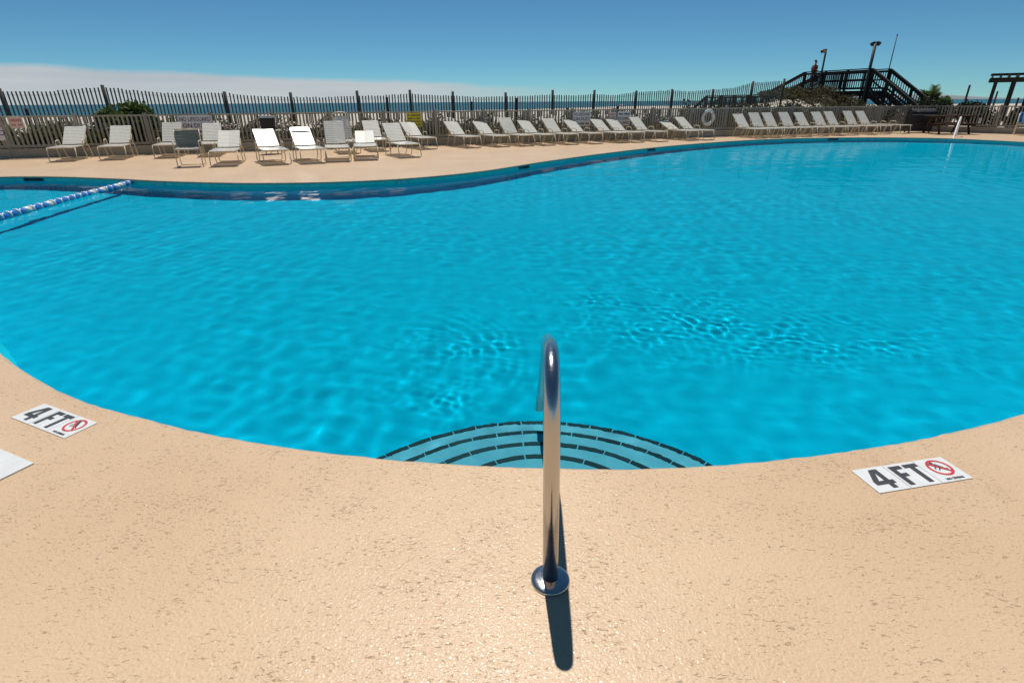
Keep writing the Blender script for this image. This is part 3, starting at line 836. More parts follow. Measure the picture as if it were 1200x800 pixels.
LOUNGE = [
 (-13.85, 0.1, 38, 0, 'strap lounger at the far left end, below the red and white sign'),
 (-12.68, 0.1, 38, 1, 'strap lounger second from the left end, in front of the tall green bush'),
 (-11.3, 0.1, 45, -1, 'strap lounger against the fence just left of the big lifeguard notice'),
 (-10.19, 0.1, 41, 0, 'strap lounger against the fence half covering the big lifeguard notice'),
 (-9.41, 3.3, 31, -2, 'white lounger standing forward, directly right of the dark-backed upright chair'),
 (-8.40, 3.45, 33, 11, 'glaring white lounger standing in front of the black box'),
 (-7.47, 3.45, 34, 9, 'glaring white lounger with a head pad, second right of the black box'),
 (-6.65, 3.25, 50, -2, 'forward lounger with open straps, third right of the black box'),
 (-6.26, 0.8, 62, 3, 'tall upright lounger with rounded top standing behind the open strapped one'),
 (-5.84, 3.1, 23, -6, 'low reclined white lounger in the forward row left of the yellow sign'),
 (-5.27, 0.3, 41, 2, 'shaded lounger close to the fence behind the low reclined white one'),
 (-4.85, 2.8, 40, 9, 'last forward lounger on the right, beside the yellow sign lounger'),
 (-3.83, 0.1, 34, 13, 'strap lounger standing under the yellow sign'),
 (-2.27, 0.1, 34, 13, 'lone strap lounger first to the right of the yellow sign'),
 (-1.19, 0.1, 32, 12, 'strap lounger second to the right of the yellow sign'),
 (-0.26, 0.1, 43, 11, 'steeper backed lounger third to the right of the yellow sign'),
 (0.55, 0.1, 33, 12, 'strap lounger fourth to the right of the yellow sign'),
 (1.51, 0.1, 38, 10, 'strap lounger second to the left of the smaller lifeguard notice'),
 (2.47, 0.1, 32, 13, 'strap lounger directly left of the smaller lifeguard notice'),
 (3.61, 0.1, 33, 11, 'strap lounger directly right of the smaller lifeguard notice'),
 (4.3, 0.1, 32, 10, 'strap lounger just left of the no diving notice'),
 (5.32, 0.1, 38, 12, 'strap lounger just right of the no diving notice'),
 (6.79, 0.1, 24, 9, 'low reclined lounger second to the left of the life ring'),
 (7.51, 0.1, 35, 11, 'strap lounger directly left of the life ring'),
 (10.33, 0.1, 43, 0, 'strap lounger first to the right of the life ring'),
 (11.11, 0.1, 48, -1, 'strap lounger second to the right of the life ring'),
 (11.86, 0.1, 47, 1, 'strap lounger third to the right of the life ring'),
 (12.76, 0.1, 48, 0, 'strap lounger fourth to the right of the life ring'),
 (13.66, 0.1, 46, 1, 'strap lounger fifth to the right of the life ring'),
 (14.65, 0.1, 47, -1, 'strap lounger sixth to the right of the life ring'),
 (15.4, 0.1, 48, 1, 'strap lounger seventh to the right of the life ring'),
 (16.54, 0.1, 49, 0, 'strap lounger second from the flat one at the fence corner'),
 (17.35, 0.1, 48, 1, 'upright strap lounger next to the flat one at the fence corner'),
 (18.6, 0.1, 0, 0, 'flat laid lounger at the right end of the row near the fence corner')]
for s, th, bk, rz, lab in LOUNGE:
    lounger(lab, s, th, bk, rz)
# head pad on the second glaring lounger
lg = [o for o in COL.objects if o.get('label', '').startswith('glaring white lounger with a head pad')][0]
bk = [c for c in lg.children if c.name.startswith('backrest')][0]
MB().box((0, .70, .028), (LW - .12, .16, .03)).build('head_pad', 'strap_vinyl', bk)
# rounded hood on the tall upright lounger
lg = [o for o in COL.objects if o.get('label', '').startswith('tall upright lounger')][0]
bk = [c for c in lg.children if c.name.startswith('backrest')][0]
MB().tube([(-.28 * math.cos(a), .76 + .16 * math.sin(a), .01) for a in np.linspace(0, math.pi, 11)], .016, 8).build('hood_bow', 'frame_cream', bk, True)

def patio_chair(label, loc, rz, sling, towel=False):
    root = thing('patio_chair', label, 'chair', loc, rz)
    w = .56
    fr_ = MB()
    for sx in (-1, 1):
        x = sx * w / 2
        fr_.tube(bend_path([(x, .30, .014), (x, .16, .42), (x, .28, .86)], .05, 4), .013, 8)
        fr_.tube(bend_path([(x, .21, .60), (x, -.26, .60), (x, -.34, .014), (x, .30, .014)], .06, 4), .013, 8)
    fr_.tube([(-w / 2, .28, .86), (w / 2, .28, .86)], .013, 8)
    fr_.tube([(-w / 2, -.30, .30), (w / 2, -.30, .30)], .011, 8)
    fr_.tube([(-w / 2, .28, .014), (w / 2, .28, .014)], .011, 8)
    fr_.build('frame', 'frame_cream', root, True)
    me = straps(MB(), -.30, .14, w - .04, .066, .062, .42).mesh('seat_straps', 'strap_vinyl')
    link('seat_straps', me, root)
    me = straps(MB(), .0, .42, w - .04, .066, .062, 0).mesh('back_straps', sling)
    link('back_straps', me, root, (0, .165, .45), (R(76), 0, 0))
    MB().tube([(-w / 2 + .02, -.30, .415), (w / 2 - .02, -.30, .415), (w / 2 - .02, .17, .415), (-w / 2 + .02, .17, .415)], .012, 8, True).build('seat_frame', 'frame_cream', root, True)
    return root
w = W(-10.25, 4.65)
patio_chair('upright chair with strap back coloured dark as if unlit, left end of the forward row', (w[0], w[1], .002), PHI + R(2), 'unlit_back_grey')
ch = (22.05, 25.0, .002)
patio_chair('upright strap chair holding a blue towel at the right edge', ch, R(-38), 'strap_vinyl')
# towel hung over that chair
t = NT('towel'); v = t.map()
wv_ = t.n.new('ShaderNodeTexWave'); wv_.wave_type = 'BANDS'; wv_.bands_direction = 'X'; wv_.inputs['Scale'].default_value = 1.6; wv_.inputs['Distortion'].default_value = .6
t.l.new(v, wv_.inputs['Vector'])
t.set(Base_Color=t.ramp(wv_.outputs['Fac'], [(0.35, (0.02, 0.16, 0.50)), (0.55, (0.05, 0.35, 0.62)), (0.72, (0.55, 0.70, 0.74))]), Roughness=0.95, Normal=t.bump(t.noise(v, 120, 3), .5, .004))
tw = MB(); prof = [(-.02, .52), (.16, .50), (.20, .62), (.225, .72), (.262, .865), (.28, .90), (.312, .885), (.31, .75), (.30, .62)]
nx = 9
for th_ in (0, .012):
    for i, (y, z) in enumerate(prof):
        for k in range(nx):
            x = -.27 + .54 * k / (nx - 1)
            tw.v.append((x, y - th_ * .7 + .008 * math.sin(k * 1.7 + i), z + th_ * .7 + .006 * math.sin(k * 2.3)))
m_ = len(prof)
for L in (0, 1):
    for i in range(m_ - 1):
        for k in range(nx - 1):
            a = L * m_ * nx + i * nx + k; tw.f.append((a, a + 1, a + nx + 1, a + nx))
for i in range(m_ - 1):
    for k in (0, nx - 1):
        a = i * nx + k; tw.f.append((a, a + nx, a + nx + m_ * nx, a + m_ * nx))
for i in (0, m_ - 1):
    for k in range(nx - 1):
        a = i * nx + k; tw.f.append((a, a + 1, a + 1 + m_ * nx, a + m_ * nx))
o = tw.build('beach_towel', 'towel', None, True); o.location = (ch[0], ch[1], .004); o.rotation_euler = (0, 0, R(-38))
tag(o, 'blue and pale striped towel hung over the chair at the right edge', 'towel')

# black box with pale lid on a little table, behind the first glaring lounger
simple('black_plastic', (0.008, 0.008, 0.009), 0.45, var=.2)
simple('pale_plastic', (0.42, 0.50, 0.52), 0.35)
w = W(-8.42, 1.4)
tb = thing('side_table', 'low round-topped side table under the black box behind the loungers', 'table', (w[0], w[1], .002), PHI)
MB().lathe([(.001, .692), (.30, .692), (.315, .685), (.315, .675), (.30, .668), (.001, .668)], (0, 0, 0), 24).build('table_top', 'pale_plastic', tb, True)
for k in range(4):
    a = k * math.pi / 2 + .4
    MB().tube([(.22 * math.cos(a), .22 * math.sin(a), .67), (.27 * math.cos(a), .27 * math.sin(a), 0)], .016, 8).build('leg', 'frame_cream', tb, True)
cb = thing('cooler_box', 'black box with a pale lid standing behind the loungers', 'cooler', (w[0] - .06, w[1] - .02, .696), PHI)
def rbox(sx, sy, z0, z1, r=.05, taper=.92):
    mb = MB(); n = 5; rows = []
    for z, k in ((z0, taper), (z0 + (z1 - z0) * .12, taper + .03), (z0 + (z1 - z0) * .85, 1.0), (z1, .985)):
        ring = []
        for cx, cy2, a0 in ((1, 1, 0), (-1, 1, 90), (-1, -1, 180), (1, -1, 270)):
            for i in range(n):
                a = R(a0 + 90 * i / (n - 1)); ring.append(((cx * (sx / 2 - r) + r * math.cos(a)) * k, (cy2 * (sy / 2 - r) + r * math.sin(a)) * k, z))
        rows.append(ring)
    m = len(rows[0]); vs = [p for q in rows for p in q]
    fs = [(i * m + k, i * m + (k + 1) % m, (i + 1) * m + (k + 1) % m, (i + 1) * m + k) for i in range(len(rows) - 1) for k in range(m)]
    fs += [tuple(range(m))[::-1], tuple((len(rows) - 1) * m + k for k in range(m))]
    return mb.add(vs, fs)
rbox(.44, .32, 0, .34).build('box_body', 'black_plastic', cb)
rbox(.45, .33, .342, .405, .06, 1.0).build('lid', 'pale_plastic', cb)
MB().tube(bend_path([(-.21, 0, .25), (-.24, -.17, .30), (.24, -.17, .30), (.21, 0, .25)], .06, 4), .012, 8).build('handle', 'black_plastic', cb, True)

# ================================================================== signs on the fence
simple('sign_white', (0.66, 0.66, 0.68), 0.5, var=.05)
simple('sign_yellow', (0.62, 0.52, 0.02), 0.5, var=.06)
simple('ink_navy', (0.035, 0.03, 0.085), 0.5)
simple('ink_faded_red', (0.50, 0.16, 0.15), 0.6)
simple('sign_pink', (0.66, 0.52, 0.48), 0.6)
def fence_sign(label, s, z, w, h, mat, lines, ink, t_=.062):
    p = W(s, t_)
    root = thing('notice_sign', label, 'sign', (p[0], p[1], z), PHI)
    MB().box((0, 0, 0), (w, .008, h)).build('sign_panel', mat, root)
    for sx in (-1, 1):
        for sz in (-1, 1):
            MB().lathe([(.001, -.004), (.008, -.003), (.009, 0)], (sx * (w / 2 - .025), -.004, sz * (h / 2 - .025)), 8, 'Y').build('screw', 'wire', root)
    for k, (txt, size, zz, xx) in enumerate(lines):
        if txt[0] == '#':            # print too small to read: rows of word-long strokes
            wl_ = [int(c) for c in txt[1:]]; u_ = w * .84 / (sum(wl_) + len(wl_) - 1); x_ = -w * .42; mb_ = MB()
            for n_ in wl_:
                for q in range(n_): mb_.box((x_ + u_ * (q + .5), 0, 0), (u_ * .72, size * (.62 + .1 * ((q * 7 + n_) % 3 - 1)), .002))
                x_ += u_ * (n_ + 1)
            link('lettering', mb_.mesh('lettering', ink), root, (xx, -.0052, zz), (math.pi / 2, 0, 0))['kind'] = 'stuff'; continue
        me = text_mesh(txt, size, ink, size * .012)
        # fit the width
        xs = [v.co.x for v in me.vertices]; wd = max(xs) - min(xs)
        sc_ = min(1.0, (w * .9) / wd)
        link('lettering', me, root, (xx, -.0055, zz), (math.pi / 2, 0, 0), (sc_, 1, 1))
    return root
fence_sign('large white NO LIFEGUARD ON DUTY notice partly hidden by loungers', -10.66, .83, .98, .58, 'sign_white',
           [('NO LIFEGUARD', .17, .17, 0), ('ON DUTY', .17, -.02, 0), ('#4234', .10, -.20, 0)], 'ink_navy')
fence_sign('yellow notice with black text on the fence', -3.69, .875, .53, .46, 'sign_yellow',
           [('#29', .07, .155, 0), ('#524', .07, .05, 0), ('#725', .08, -.055, 0), ('#43', .07, -.16, 0)], 'ink_black')
fence_sign('smaller white NO LIFEGUARD ON DUTY notice in the middle of the fence', 2.98, .81, .76, .54, 'sign_white',
           [('NO LIFEGUARD', .15, .17, 0), ('ON DUTY', .15, 0, 0), ('#454', .10, -.17, 0)], 'ink_navy')
fence_sign('white NO DIVING ALLOWED notice on the fence right of the lifeguard notice', 4.87, .80, .60, .54, 'sign_white',
           [('#46', .11, .17, 0), ('NO DIVING', .15, 0, 0), ('ALLOWED', .15, -.17, 0)], 'ink_navy')
fence_sign('faded pink notice just left of the no diving notice', 4.33, .90, .34, .30, 'sign_pink', [('#5', .085, .06, 0), ('#34', .06, -.05, 0)], 'ink_faded_red')
fence_sign('small pale sign with faded red lettering at the far left of the fence', -15.32, .99, .34, .33, 'sign_pink', [('#6', .12, .05, 0), ('#33', .09, -.075, 0)], 'ink_faded_red')
fence_sign('white sign with dark lettering cut by the left edge of the picture', -15.93, .68, .46, .36, 'sign_white', [('NO', .20, .02, .10)], 'ink_navy')

# life ring
simple('ring_white', (0.72, 0.71, 0.68), 0.45, var=.08)
p = W(8.98, .085)
lr = thing('life_ring', 'white ring buoy hanging on the fence', 'life ring', (p[0], p[1], .78), PHI)
MB().tube([(.27 * math.cos(a), 0, .27 * math.sin(a)) for a in np.linspace(0, 2 * math.pi, 33)[:-1]], .062, 12, True).build('ring', 'ring_white', lr, True)
for k in range(4):
    a0 = k * math.pi / 2 + .6
    MB().tube([(.27 * math.cos(a), 0, .27 * math.sin(a)) for a in np.linspace(a0, a0 + .22, 5)], .0645, 12).build('band', 'ink_faded_red' if False else 'pale_plastic', lr, True)
MB().tube([((.335 + .02 * math.cos(4 * a)) * math.cos(a), -.012, (.335 + .02 * math.cos(4 * a)) * math.sin(a)) for a in np.linspace(0, 2 * math.pi, 49)[:-1]], .007, 6, True).build('grab_line', 'ring_white', lr, True)

# ================================================================== picnic table, grill, far handrail, outlet box
wood('table_wood', (0.030, 0.018, 0.012), (0.085, 0.045, 0.030), axis=0)
pt_ = thing('picnic_table', 'dark brown wooden picnic table with fixed benches', 'picnic table', (19.85, 26.5, .002), R(-6))
plank_me = MB().box((0, 0, 0), (1.85, .135, .04)).mesh('plank', 'table_wood')
for k in range(5): link('plank', plank_me, pt_, (0, -.29 + .145 * k, .75))
for sy in (-1, 1):
    for k in range(2): link('plank', plank_me, pt_, (0, sy * (.66 + .145 * (k - .5)), .44))
for sx in (-.62, .62):
    for sy in (-1, 1):
        MB().bar((sx, sy * .22, .73), (sx, sy * .62, .0), .09, .04, (1, 0, 0)).build('leg', 'table_wood', pt_)
    MB().bar((sx + .045, -.80, .40), (sx + .045, .80, .40), .04, .085).build('seat_beam', 'table_wood', pt_)
    MB().bar((sx + .045, -.36, .71), (sx + .045, .36, .71), .04, .05).build('top_beam', 'table_wood', pt_)
    MB().bar((sx, 0, .41), (sx * .35, 0, .72), .06, .04).build('brace', 'table_wood', pt_)

simple('grill_black', (0.010, 0.010, 0.010), 0.55, var=.3)
gr = thing('barbecue_grill', 'black grill with a domed lid between the lounger row and the picnic table', 'grill', (19.25, 27.55, .002), R(-12))
b = MB(); n = 14
for k in range(n):      # half barrel lid along x
    a0, a1 = math.pi * k / n, math.pi * (k + 1) / n
b = MB()
prof = [(.30 * math.cos(a), .24 * math.sin(a)) for a in np.linspace(0, math.pi, 15)]
vs = [(x, y, .80 + z) for x in (-.50, .50) for y, z in prof]
m_ = len(prof)
b.add(vs, [(k, k + 1, m_ + k + 1, m_ + k) for k in range(m_ - 1)] + [tuple(range(m_)), tuple(reversed(range(m_, 2 * m_)))] + [(0, m_ - 1, 2 * m_ - 1, m_)])
b.build('lid', 'grill_black', gr)
rbox(1.02, .62, .10, .795, .04, .96).build('cabinet', 'grill_black', gr)
MB().tube(bend_path([(-.34, -.31, .90), (-.34, -.38, .93), (.34, -.38, .93), (.34, -.31, .90)], .03, 3), .012, 8).build('lid_handle', 'steel', gr, True)
MB().box((0, -.315, .78), (1.0, .012, .03)).build('trim', 'wire', gr)
for sx in (-.42, .42):
    for sy in (-.22, .22): MB().tube([(sx, sy, 0), (sx, sy, .12)], .03, 8).build('leg', 'grill_black', gr)

simple('white_paint', (0.78, 0.79, 0.80), 0.3, var=.04)
hr = hand_rail('grab_rail', 'white painted grab rail at the far side of the pool by the picnic table', (18.85, 24.55, 0), R(142.5), 'white_paint', .034)

side_a = math.atan2(RD[1], RD[0])
p = CORNER + RD * 3.05 + np.array([RD[1], -RD[0]]) * .075
o = thing('outlet_box', 'small white electrical box on the fence right of the picnic table', 'electrical box', (p[0], p[1], .56), side_a)
rbox(.10, .06, -.14, .08, .012, 1.0).build('housing', 'white_paint', o)
MB().tube([(0, 0, .08), (0, 0, .5)], .011, 8).build('conduit', 'wire', o, True)
MB().box((0, -.034, -.03), (.07, .008, .11)).build('cover', 'pale_plastic', o)

# ================================================================== lane rope, floor line, wall fittings
simple('float_blue', (0.03, 0.20, 0.60), 0.3, var=.05)
simple('float_white', (0.74, 0.76, 0.76), 0.3, var=.03)
RA, RB = Vector((-8.10, 12.06, WATER_Z + .012)), Vector((-7.35, 5.93, WATER_Z + .012))
rope = thing('lane_rope', 'blue and white float rope across the left end of the pool', 'lane rope', RA, 0)
dirv = (RB - RA); Ln = dirv.length; dirv.normalize(); yaw = math.atan2(dirv.y, dirv.x)
rope.rotation_euler = (0, 0, yaw)
MB().tube([(0.0, 0, 0), (Ln, 0, 0)], .007, 6).build('cord', 'float_white', rope)
fprof = [(.008, -.070), (.030, -.070), (.050, -.060), (.064, -.040), (.069, -.010), (.069, .010), (.064, .040), (.050, .060), (.030, .070), (.008, .070)]
fb = MB().lathe(fprof, n=16, axis='X').mesh('float', 'float_blue', True)
fw = MB().lathe(fprof, n=16, axis='X').mesh('float', 'float_white', True)
rg = MB().lathe([(.008, -.020), (.058, -.020), (.068, -.010), (.068, .010), (.058, .020), (.008, .020)], n=16, axis='X').mesh('ring', 'float_white', True)
patt = 'bbwwbbwbwbbbbbbwbbwbbbbbbwbbwbwbbb'
x = .16; k = 0
while x < Ln - .1:
    c = patt[k % len(patt)]
    link('float', fb if c == 'b' else fw, rope, (x, 0, 0), None, (1, .90, .90))
    if c == 'b': link('ring', rg, rope, (x + .092, 0, 0))
    x += .184 if c == 'b' else .152
    k += 1
simple('line_tile', (0.008, 0.10, 0.21), 0.4, var=.1)
q0, q1 = (-8.75, 12.0), (-8.0, 6.0)
ln = MB().bar((q0[0], q0[1], FLOOR_Z + .004), (q1[0], q1[1], FLOOR_Z + .004), .14, .006).build('floor_line', 'line_tile', pool)
ln.cycles.is_caustics_receiver = True
def wall_at(x, y):
    i = int(np.argmin((OUT[:, 0] - x) ** 2 + (OUT[:, 1] - y) ** 2)); return OUT[i], NRM[i]
simple('skimmer_dark', (0.004, 0.006, 0.008), 0.5)
for (x, y) in ((-10.67, 12.4), (0.45, 14.4), (4.68, 19.4), (13.55, 24.2)):
    c, nn = wall_at(x, y); a = math.atan2(nn[1], nn[0])
    o = MB().box((.012, 0, 0), (.03, .42, .12)).build('skimmer_mouth', 'skimmer_dark', pool)
    o.location = (c[0] + nn[0] * .015, c[1] + nn[1] * .015, -.105); o.rotation_euler = (0, 0, a)
    f = MB()
    for (yy, zz, sy, sz) in ((0, .068, .46, .016), (0, -.068, .46, .016), (-.222, 0, .016, .12), (.222, 0, .016, .12)): f.box((-.004, yy, zz), (.012, sy, sz))
    f.build('skimmer_frame', 'line_tile', o)
for (x, y) in ((-7.3, 11.65), (-2.3, 11.9), (1.9, 16.4), (3.6, 18.3), (7.2, 21.6), (10.3, 23.5), (15.3, 24.3), (17.6, 23.4)):
    c, nn = wall_at(x, y); a = math.atan2(nn[1], nn[0])
    plate = MB().box((0, 0, 0), (.008, .31, .12)).build('depth_tile', 'waterline_pale' if False else 'tile_pale', pool) if 'tile_pale' in M else None
    if plate is None:
        simple('tile_pale', (0.06, 0.50, 0.50), 0.3)
        plate = MB().box((0, 0, 0), (.008, .31, .12)).build('depth_tile', 'tile_pale', pool)
    plate.location = (c[0] + nn[0] * .024, c[1] + nn[1] * .024, -.09); plate.rotation_euler = (0, 0, a)
    me = text_mesh('4 FT', .09, 'lid_white', .002)
    link('lettering', me, plate, (-.0055, 0, 0), (math.pi / 2, 0, -math.pi / 2))
# ================================================================== dune walkover
WA = Vector((-0.408, 0.913, 0)).normalized()          # away from the pool, out to the beach
wang = math.atan2(WA.y, WA.x) - math.pi / 2
walk = thing('dune_walkover', 'dark timber boardwalk with stairs crossing the dune', 'boardwalk', (19.7, 33.0, 0), wang)
WW, DZ, RH, PL = 1.5, 1.90, 1.07, 4.2                 # width, deck height, rail height, length of the high platform
# local: x across (0 = left rail), y away from the pool
def seg_rail(p, q, post_every=1.35, zoff=0.0):
    """posts, top cap, mid rail, bottom rail and balusters along a straight run p->q of walking-surface points"""
    p, q = Vector(p), Vector(q); L = (q - p).length; hor = math.hypot(q.x - p.x, q.y - p.y)
    up = Vector((0, 0, 1))
    n = max(1, round(hor / post_every))
    for k in range(n + 1):
        c = p.lerp(q, k / n); g = gz(*(walk_w(c))[:2])
        link('post', MB().box((0, 0, 0), (.10, .10, RH + .02 + max(.2, c.z - g + .25))).mesh('post', 'dark_wood'), walk,
             (c.x, c.y, c.z + (RH - .02 - max(.2, c.z - g + .25)) / 2))
    for z, w_, h_ in ((RH + .02, .15, .045), (RH - .09, .045, .11), (RH * .52, .04, .07), (.13, .04, .09)):
        MB().bar(p + up * z, q + up * z, w_, h_).build('rail', 'dark_wood', walk)
    nb = int(hor / .135)
    for k in range(nb):
        c = p.lerp(q, (k + .5) / nb)
        link('baluster', BAL, walk, (c.x + (.03 if abs(q.x - p.x) < .01 else 0), c.y, c.z + .13 + (RH - .2) / 2))
BAL = MB().box((0, 0, 0), (.032, .036, RH - .2)).mesh('baluster', 'dark_wood')
Mw = Matrix.Translation((19.7, 33.0, 0)) @ Matrix.Rotation(wang, 4, 'Z')
def walk_w(c): return Mw @ Vector(c)
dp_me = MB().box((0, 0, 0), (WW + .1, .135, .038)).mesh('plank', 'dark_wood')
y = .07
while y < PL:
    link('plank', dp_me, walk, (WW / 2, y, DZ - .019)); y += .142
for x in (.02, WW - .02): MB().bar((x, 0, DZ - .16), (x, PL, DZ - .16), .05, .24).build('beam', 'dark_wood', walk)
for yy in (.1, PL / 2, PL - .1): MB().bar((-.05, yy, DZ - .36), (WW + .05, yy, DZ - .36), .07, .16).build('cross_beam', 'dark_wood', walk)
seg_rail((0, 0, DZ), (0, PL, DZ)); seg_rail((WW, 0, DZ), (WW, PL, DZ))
def stair(y0, z0, y1, z1):
    n = int(round(abs(z1 - z0) / .18))
    for k in range(1, n):
        f = k / n
        link('tread', MB().box((0, 0, 0), (WW - .06, .30, .04)).mesh('tread', 'dark_wood'), walk, (WW / 2, y0 + (y1 - y0) * f, z0 + (z1 - z0) * f))
    for x in (.015, WW - .015): MB().bar((x, y0, z0 - .14), (x, y1, z1 - .14), .045, .27).build('stringer', 'dark_wood', walk)
    seg_rail((0, y0, z0), (0, y1, z1)); seg_rail((WW, y0, z0), (WW, y1, z1))
stair(-.05, DZ, -2.85, .12)
L2 = PL + 3.0; LZ = .68
stair(PL + .05, DZ, L2, LZ)
y = L2 + .07
while y < L2 + 5.2:
    link('plank', dp_me, walk, (WW / 2, y, LZ - .019)); y += .142
for x in (.02, WW - .02): MB().bar((x, L2, LZ - .16), (x, L2 + 5.2, LZ - .16), .05, .24).build('beam', 'dark_wood', walk)
for yy in (L2 + 2, L2 + 4.2, L2 + 5.0): MB().bar((-.05, yy, LZ - .36), (WW + .05, yy, LZ - .36), .07, .16).build('cross_beam', 'dark_wood', walk)
seg_rail((0, L2, LZ), (0, L2 + 5.2, LZ)); seg_rail((WW, L2, LZ), (WW, L2 + 5.2, LZ))
stair(L2 + 5.25, LZ, L2 + 7.0, -.45)

# lamp posts and mast on the walkover
simple('lamp_metal', (0.02, 0.025, 0.03), 0.5)
simple('lamp_glass', (0.35, 0.30, 0.26), 0.2)
def flood_post(label, x, y, ztop, turn, r=.05):
    w = walk_w((x, y, 0)); b = gz(w.x, w.y)
    o = thing('flood_light_post', label, 'lamp post', (w.x, w.y, b - .1), 0)
    h = ztop - b + .1
    MB().tube([(0, 0, 0), (0, 0, h - .12)], [r * 1.15, r], 10).build('post', 'lamp_metal', o, True)
    for k, a in enumerate((turn, turn + 1.4)):
        c, s = math.cos(a), math.sin(a)
        MB().bar((0, 0, h - .14), (c * .12, s * .12, h - .08), .03, .03).build('arm', 'lamp_metal', o)
        hd = MB().lathe([(.02, -.10), (.07, -.08), (.085, .02), (.11, .10), (.115, .11), (.10, .115), (.001, .105)], n=14)
        ho = hd.build('lamp_head', 'lamp_metal', o, True); ho.location = (c * .16, s * .16, h - .06); ho.rotation_euler = (0, R(118), a)
        MB().lathe([(.001, .113), (.095, .1165)], n=14).build('lens', 'lamp_glass', ho, True)
    return o
flood_post('tall post with flood lights at the near end of the boardwalk platform', -.13, .05, 4.28, .3, .075)
flood_post('slimmer post with flood lights halfway along the boardwalk platform', -.11, 3.0, 4.12, 2.6, .05)
w = walk_w((WW + .12, .15, 0))
o = thing('flag_mast', 'thin bare mast rising behind the top of the boardwalk stairs', 'mast', (w.x, w.y, .0), 0)
MB().tube([(0, 0, 0), (0, 0, 2.2), (0, 0, 4.65)], [.034, .03, .022], 10).build('mast_pole', 'lamp_metal', o, True)
MB().lathe([(.001, .04), (.03, .03), (.035, 0), (.022, -.02)], (0, 0, 4.66), 10).build('finial', 'lamp_metal', o, True)

# ------------------------------------------------------------------ person on the boardwalk
simple('skin', (0.42, 0.25, 0.17), 0.5, var=.05)
simple('shirt_red', (0.17, 0.045, 0.03), 0.8, var=.2)
simple('shorts', (0.03, 0.032, 0.045), 0.8)
simple('hair', (0.02, 0.014, 0.01), 0.6)
simple('shoe', (0.05, 0.04, 0.035), 0.6)
def skin_chain(name, joints, edges, radii, mat, parent=None, root=0, sub=2):
    me = bpy.data.meshes.new(name); me.from_pydata(joints, edges, []); me.materials.append(M[mat])
    o = link(name, me, parent)
    sk = o.modifiers.new('skin', 'SKIN'); sk.use_smooth_shade = True
    for i, r_ in enumerate(radii):
        sv = me.skin_vertices[0].data[i]; sv.radius = r_ if isinstance(r_, tuple) else (r_, r_); sv.use_root = (i == root)
    sm = o.modifiers.new('sub', 'SUBSURF'); sm.levels = sub; sm.render_levels = sub
    return o
w = walk_w((.36, PL - .28, 0))
J = [(0, 0, .95), (0, .01, 1.12), (0, .01, 1.34), (0, .0, 1.46), (0, -.01, 1.53),                # pelvis, waist, chest, neck base, neck
     (0, -.02, 1.60), (0, -.025, 1.68),                                                          # head
     (.09, 0, .90), (.105, -.03, .50), (.11, .01, .09), (.115, -.12, .04),                       # right leg
     (-.09, 0, .90), (-.10, .0, .50), (-.115, .02, .09), (-.125, -.11, .04),                     # left leg
     (.17, .0, 1.40), (.24, .02, 1.16), (.20, -.18, 1.10),                                       # right arm to the rail
     (-.17, .0, 1.40), (-.25, .02, 1.16), (-.24, -.17, 1.09)]
E_ = [(0, 1), (1, 2), (2, 3), (3, 4), (4, 5), (5, 6), (0, 7), (7, 8), (8, 9), (9, 10), (0, 11), (11, 12), (12, 13), (13, 14), (2, 15), (15, 16), (16, 17), (2, 18), (18, 19), (19, 20)]
RR_ = [(.15, .11), (.135, .10), (.165, .11), .07, .052, .075, .082, .085, .055, .038, .034, .085, .055, .038, .034, .055, .042, .032, .055, .042, .032]
pers = skin_chain('person', J, E_, RR_, 'skin')
pers.location = (w.x, w.y, DZ + .004); pers.rotation_euler = (0, 0, wang + R(75))
tag(pers, 'person in a dark red shirt standing at the boardwalk rail by the stairs', 'person')
skin_chain('shirt', [(0, .005, .98), (0, .01, 1.12), (0, .01, 1.34), (0, .0, 1.445), (.175, .0, 1.395), (.225, .015, 1.22), (-.175, .0, 1.395), (-.235, .015, 1.22)],
           [(0, 1), (1, 2), (2, 3), (2, 4), (4, 5), (2, 6), (6, 7)], [(.175, .135), (.16, .125), (.185, .13), .08, .075, .062, .075, .062], 'shirt_red', pers)
skin_chain('shorts', [(0, 0, .98), (0, 0, .93), (.09, 0, .86), (.105, -.025, .56), (-.09, 0, .86), (-.10, 0, .56)], [(0, 1), (1, 2), (2, 3), (1, 4), (4, 5)],
           [(.165, .125), (.165, .13), .105, .085, .105, .085], 'shorts', pers)
skin_chain('hair', [(0, .02, 1.64), (0, .012, 1.70), (0, -.01, 1.735)], [(0, 1), (1, 2)], [.08, .088, .06], 'hair', pers)
for sx in (-1, 1):     # hands on the rail: palm with five fingers
    hx, hy, hz = (.20, -.18, 1.10) if sx > 0 else (-.24, -.17, 1.09)
    jj = [(hx, hy, hz), (hx, hy - .07, hz)]; ee = [(0, 1)]; rr = [.024, (.036, .014)]
    for f in range(4):
        fx = hx + (f - 1.5) * .019; ln_ = (.062, .072, .068, .052)[f]
        b = len(jj); jj += [(fx, hy - .085, hz), (fx, hy - .085 - ln_ * .6, hz - .006), (fx, hy - .085 - ln_, hz - .03)]
        ee += [(1, b), (b, b + 1), (b + 1, b + 2)]; rr += [.009, .0085, .008]
    b = len(jj); jj += [(hx - sx * .035, hy - .045, hz), (hx - sx * .05, hy - .08, hz - .012)]; ee += [(0, b), (b, b + 1)]; rr += [.010, .0085]
    skin_chain('hand', jj, ee, rr, 'skin', pers, 0, 1)
for sx, fx, fy in ((1, .113, -.05), (-1, -.12, -.04)):
    MB().lathe([(.001, .075), (.035, .07), (.046, .04), (.048, .0), (.001, .0)], (0, 0, 0), 12).build('shoe', 'shoe', pers, True)
    pers.children[-1].location = (fx, fy, 0); pers.children[-1].scale = (.95, 2.5, 1)

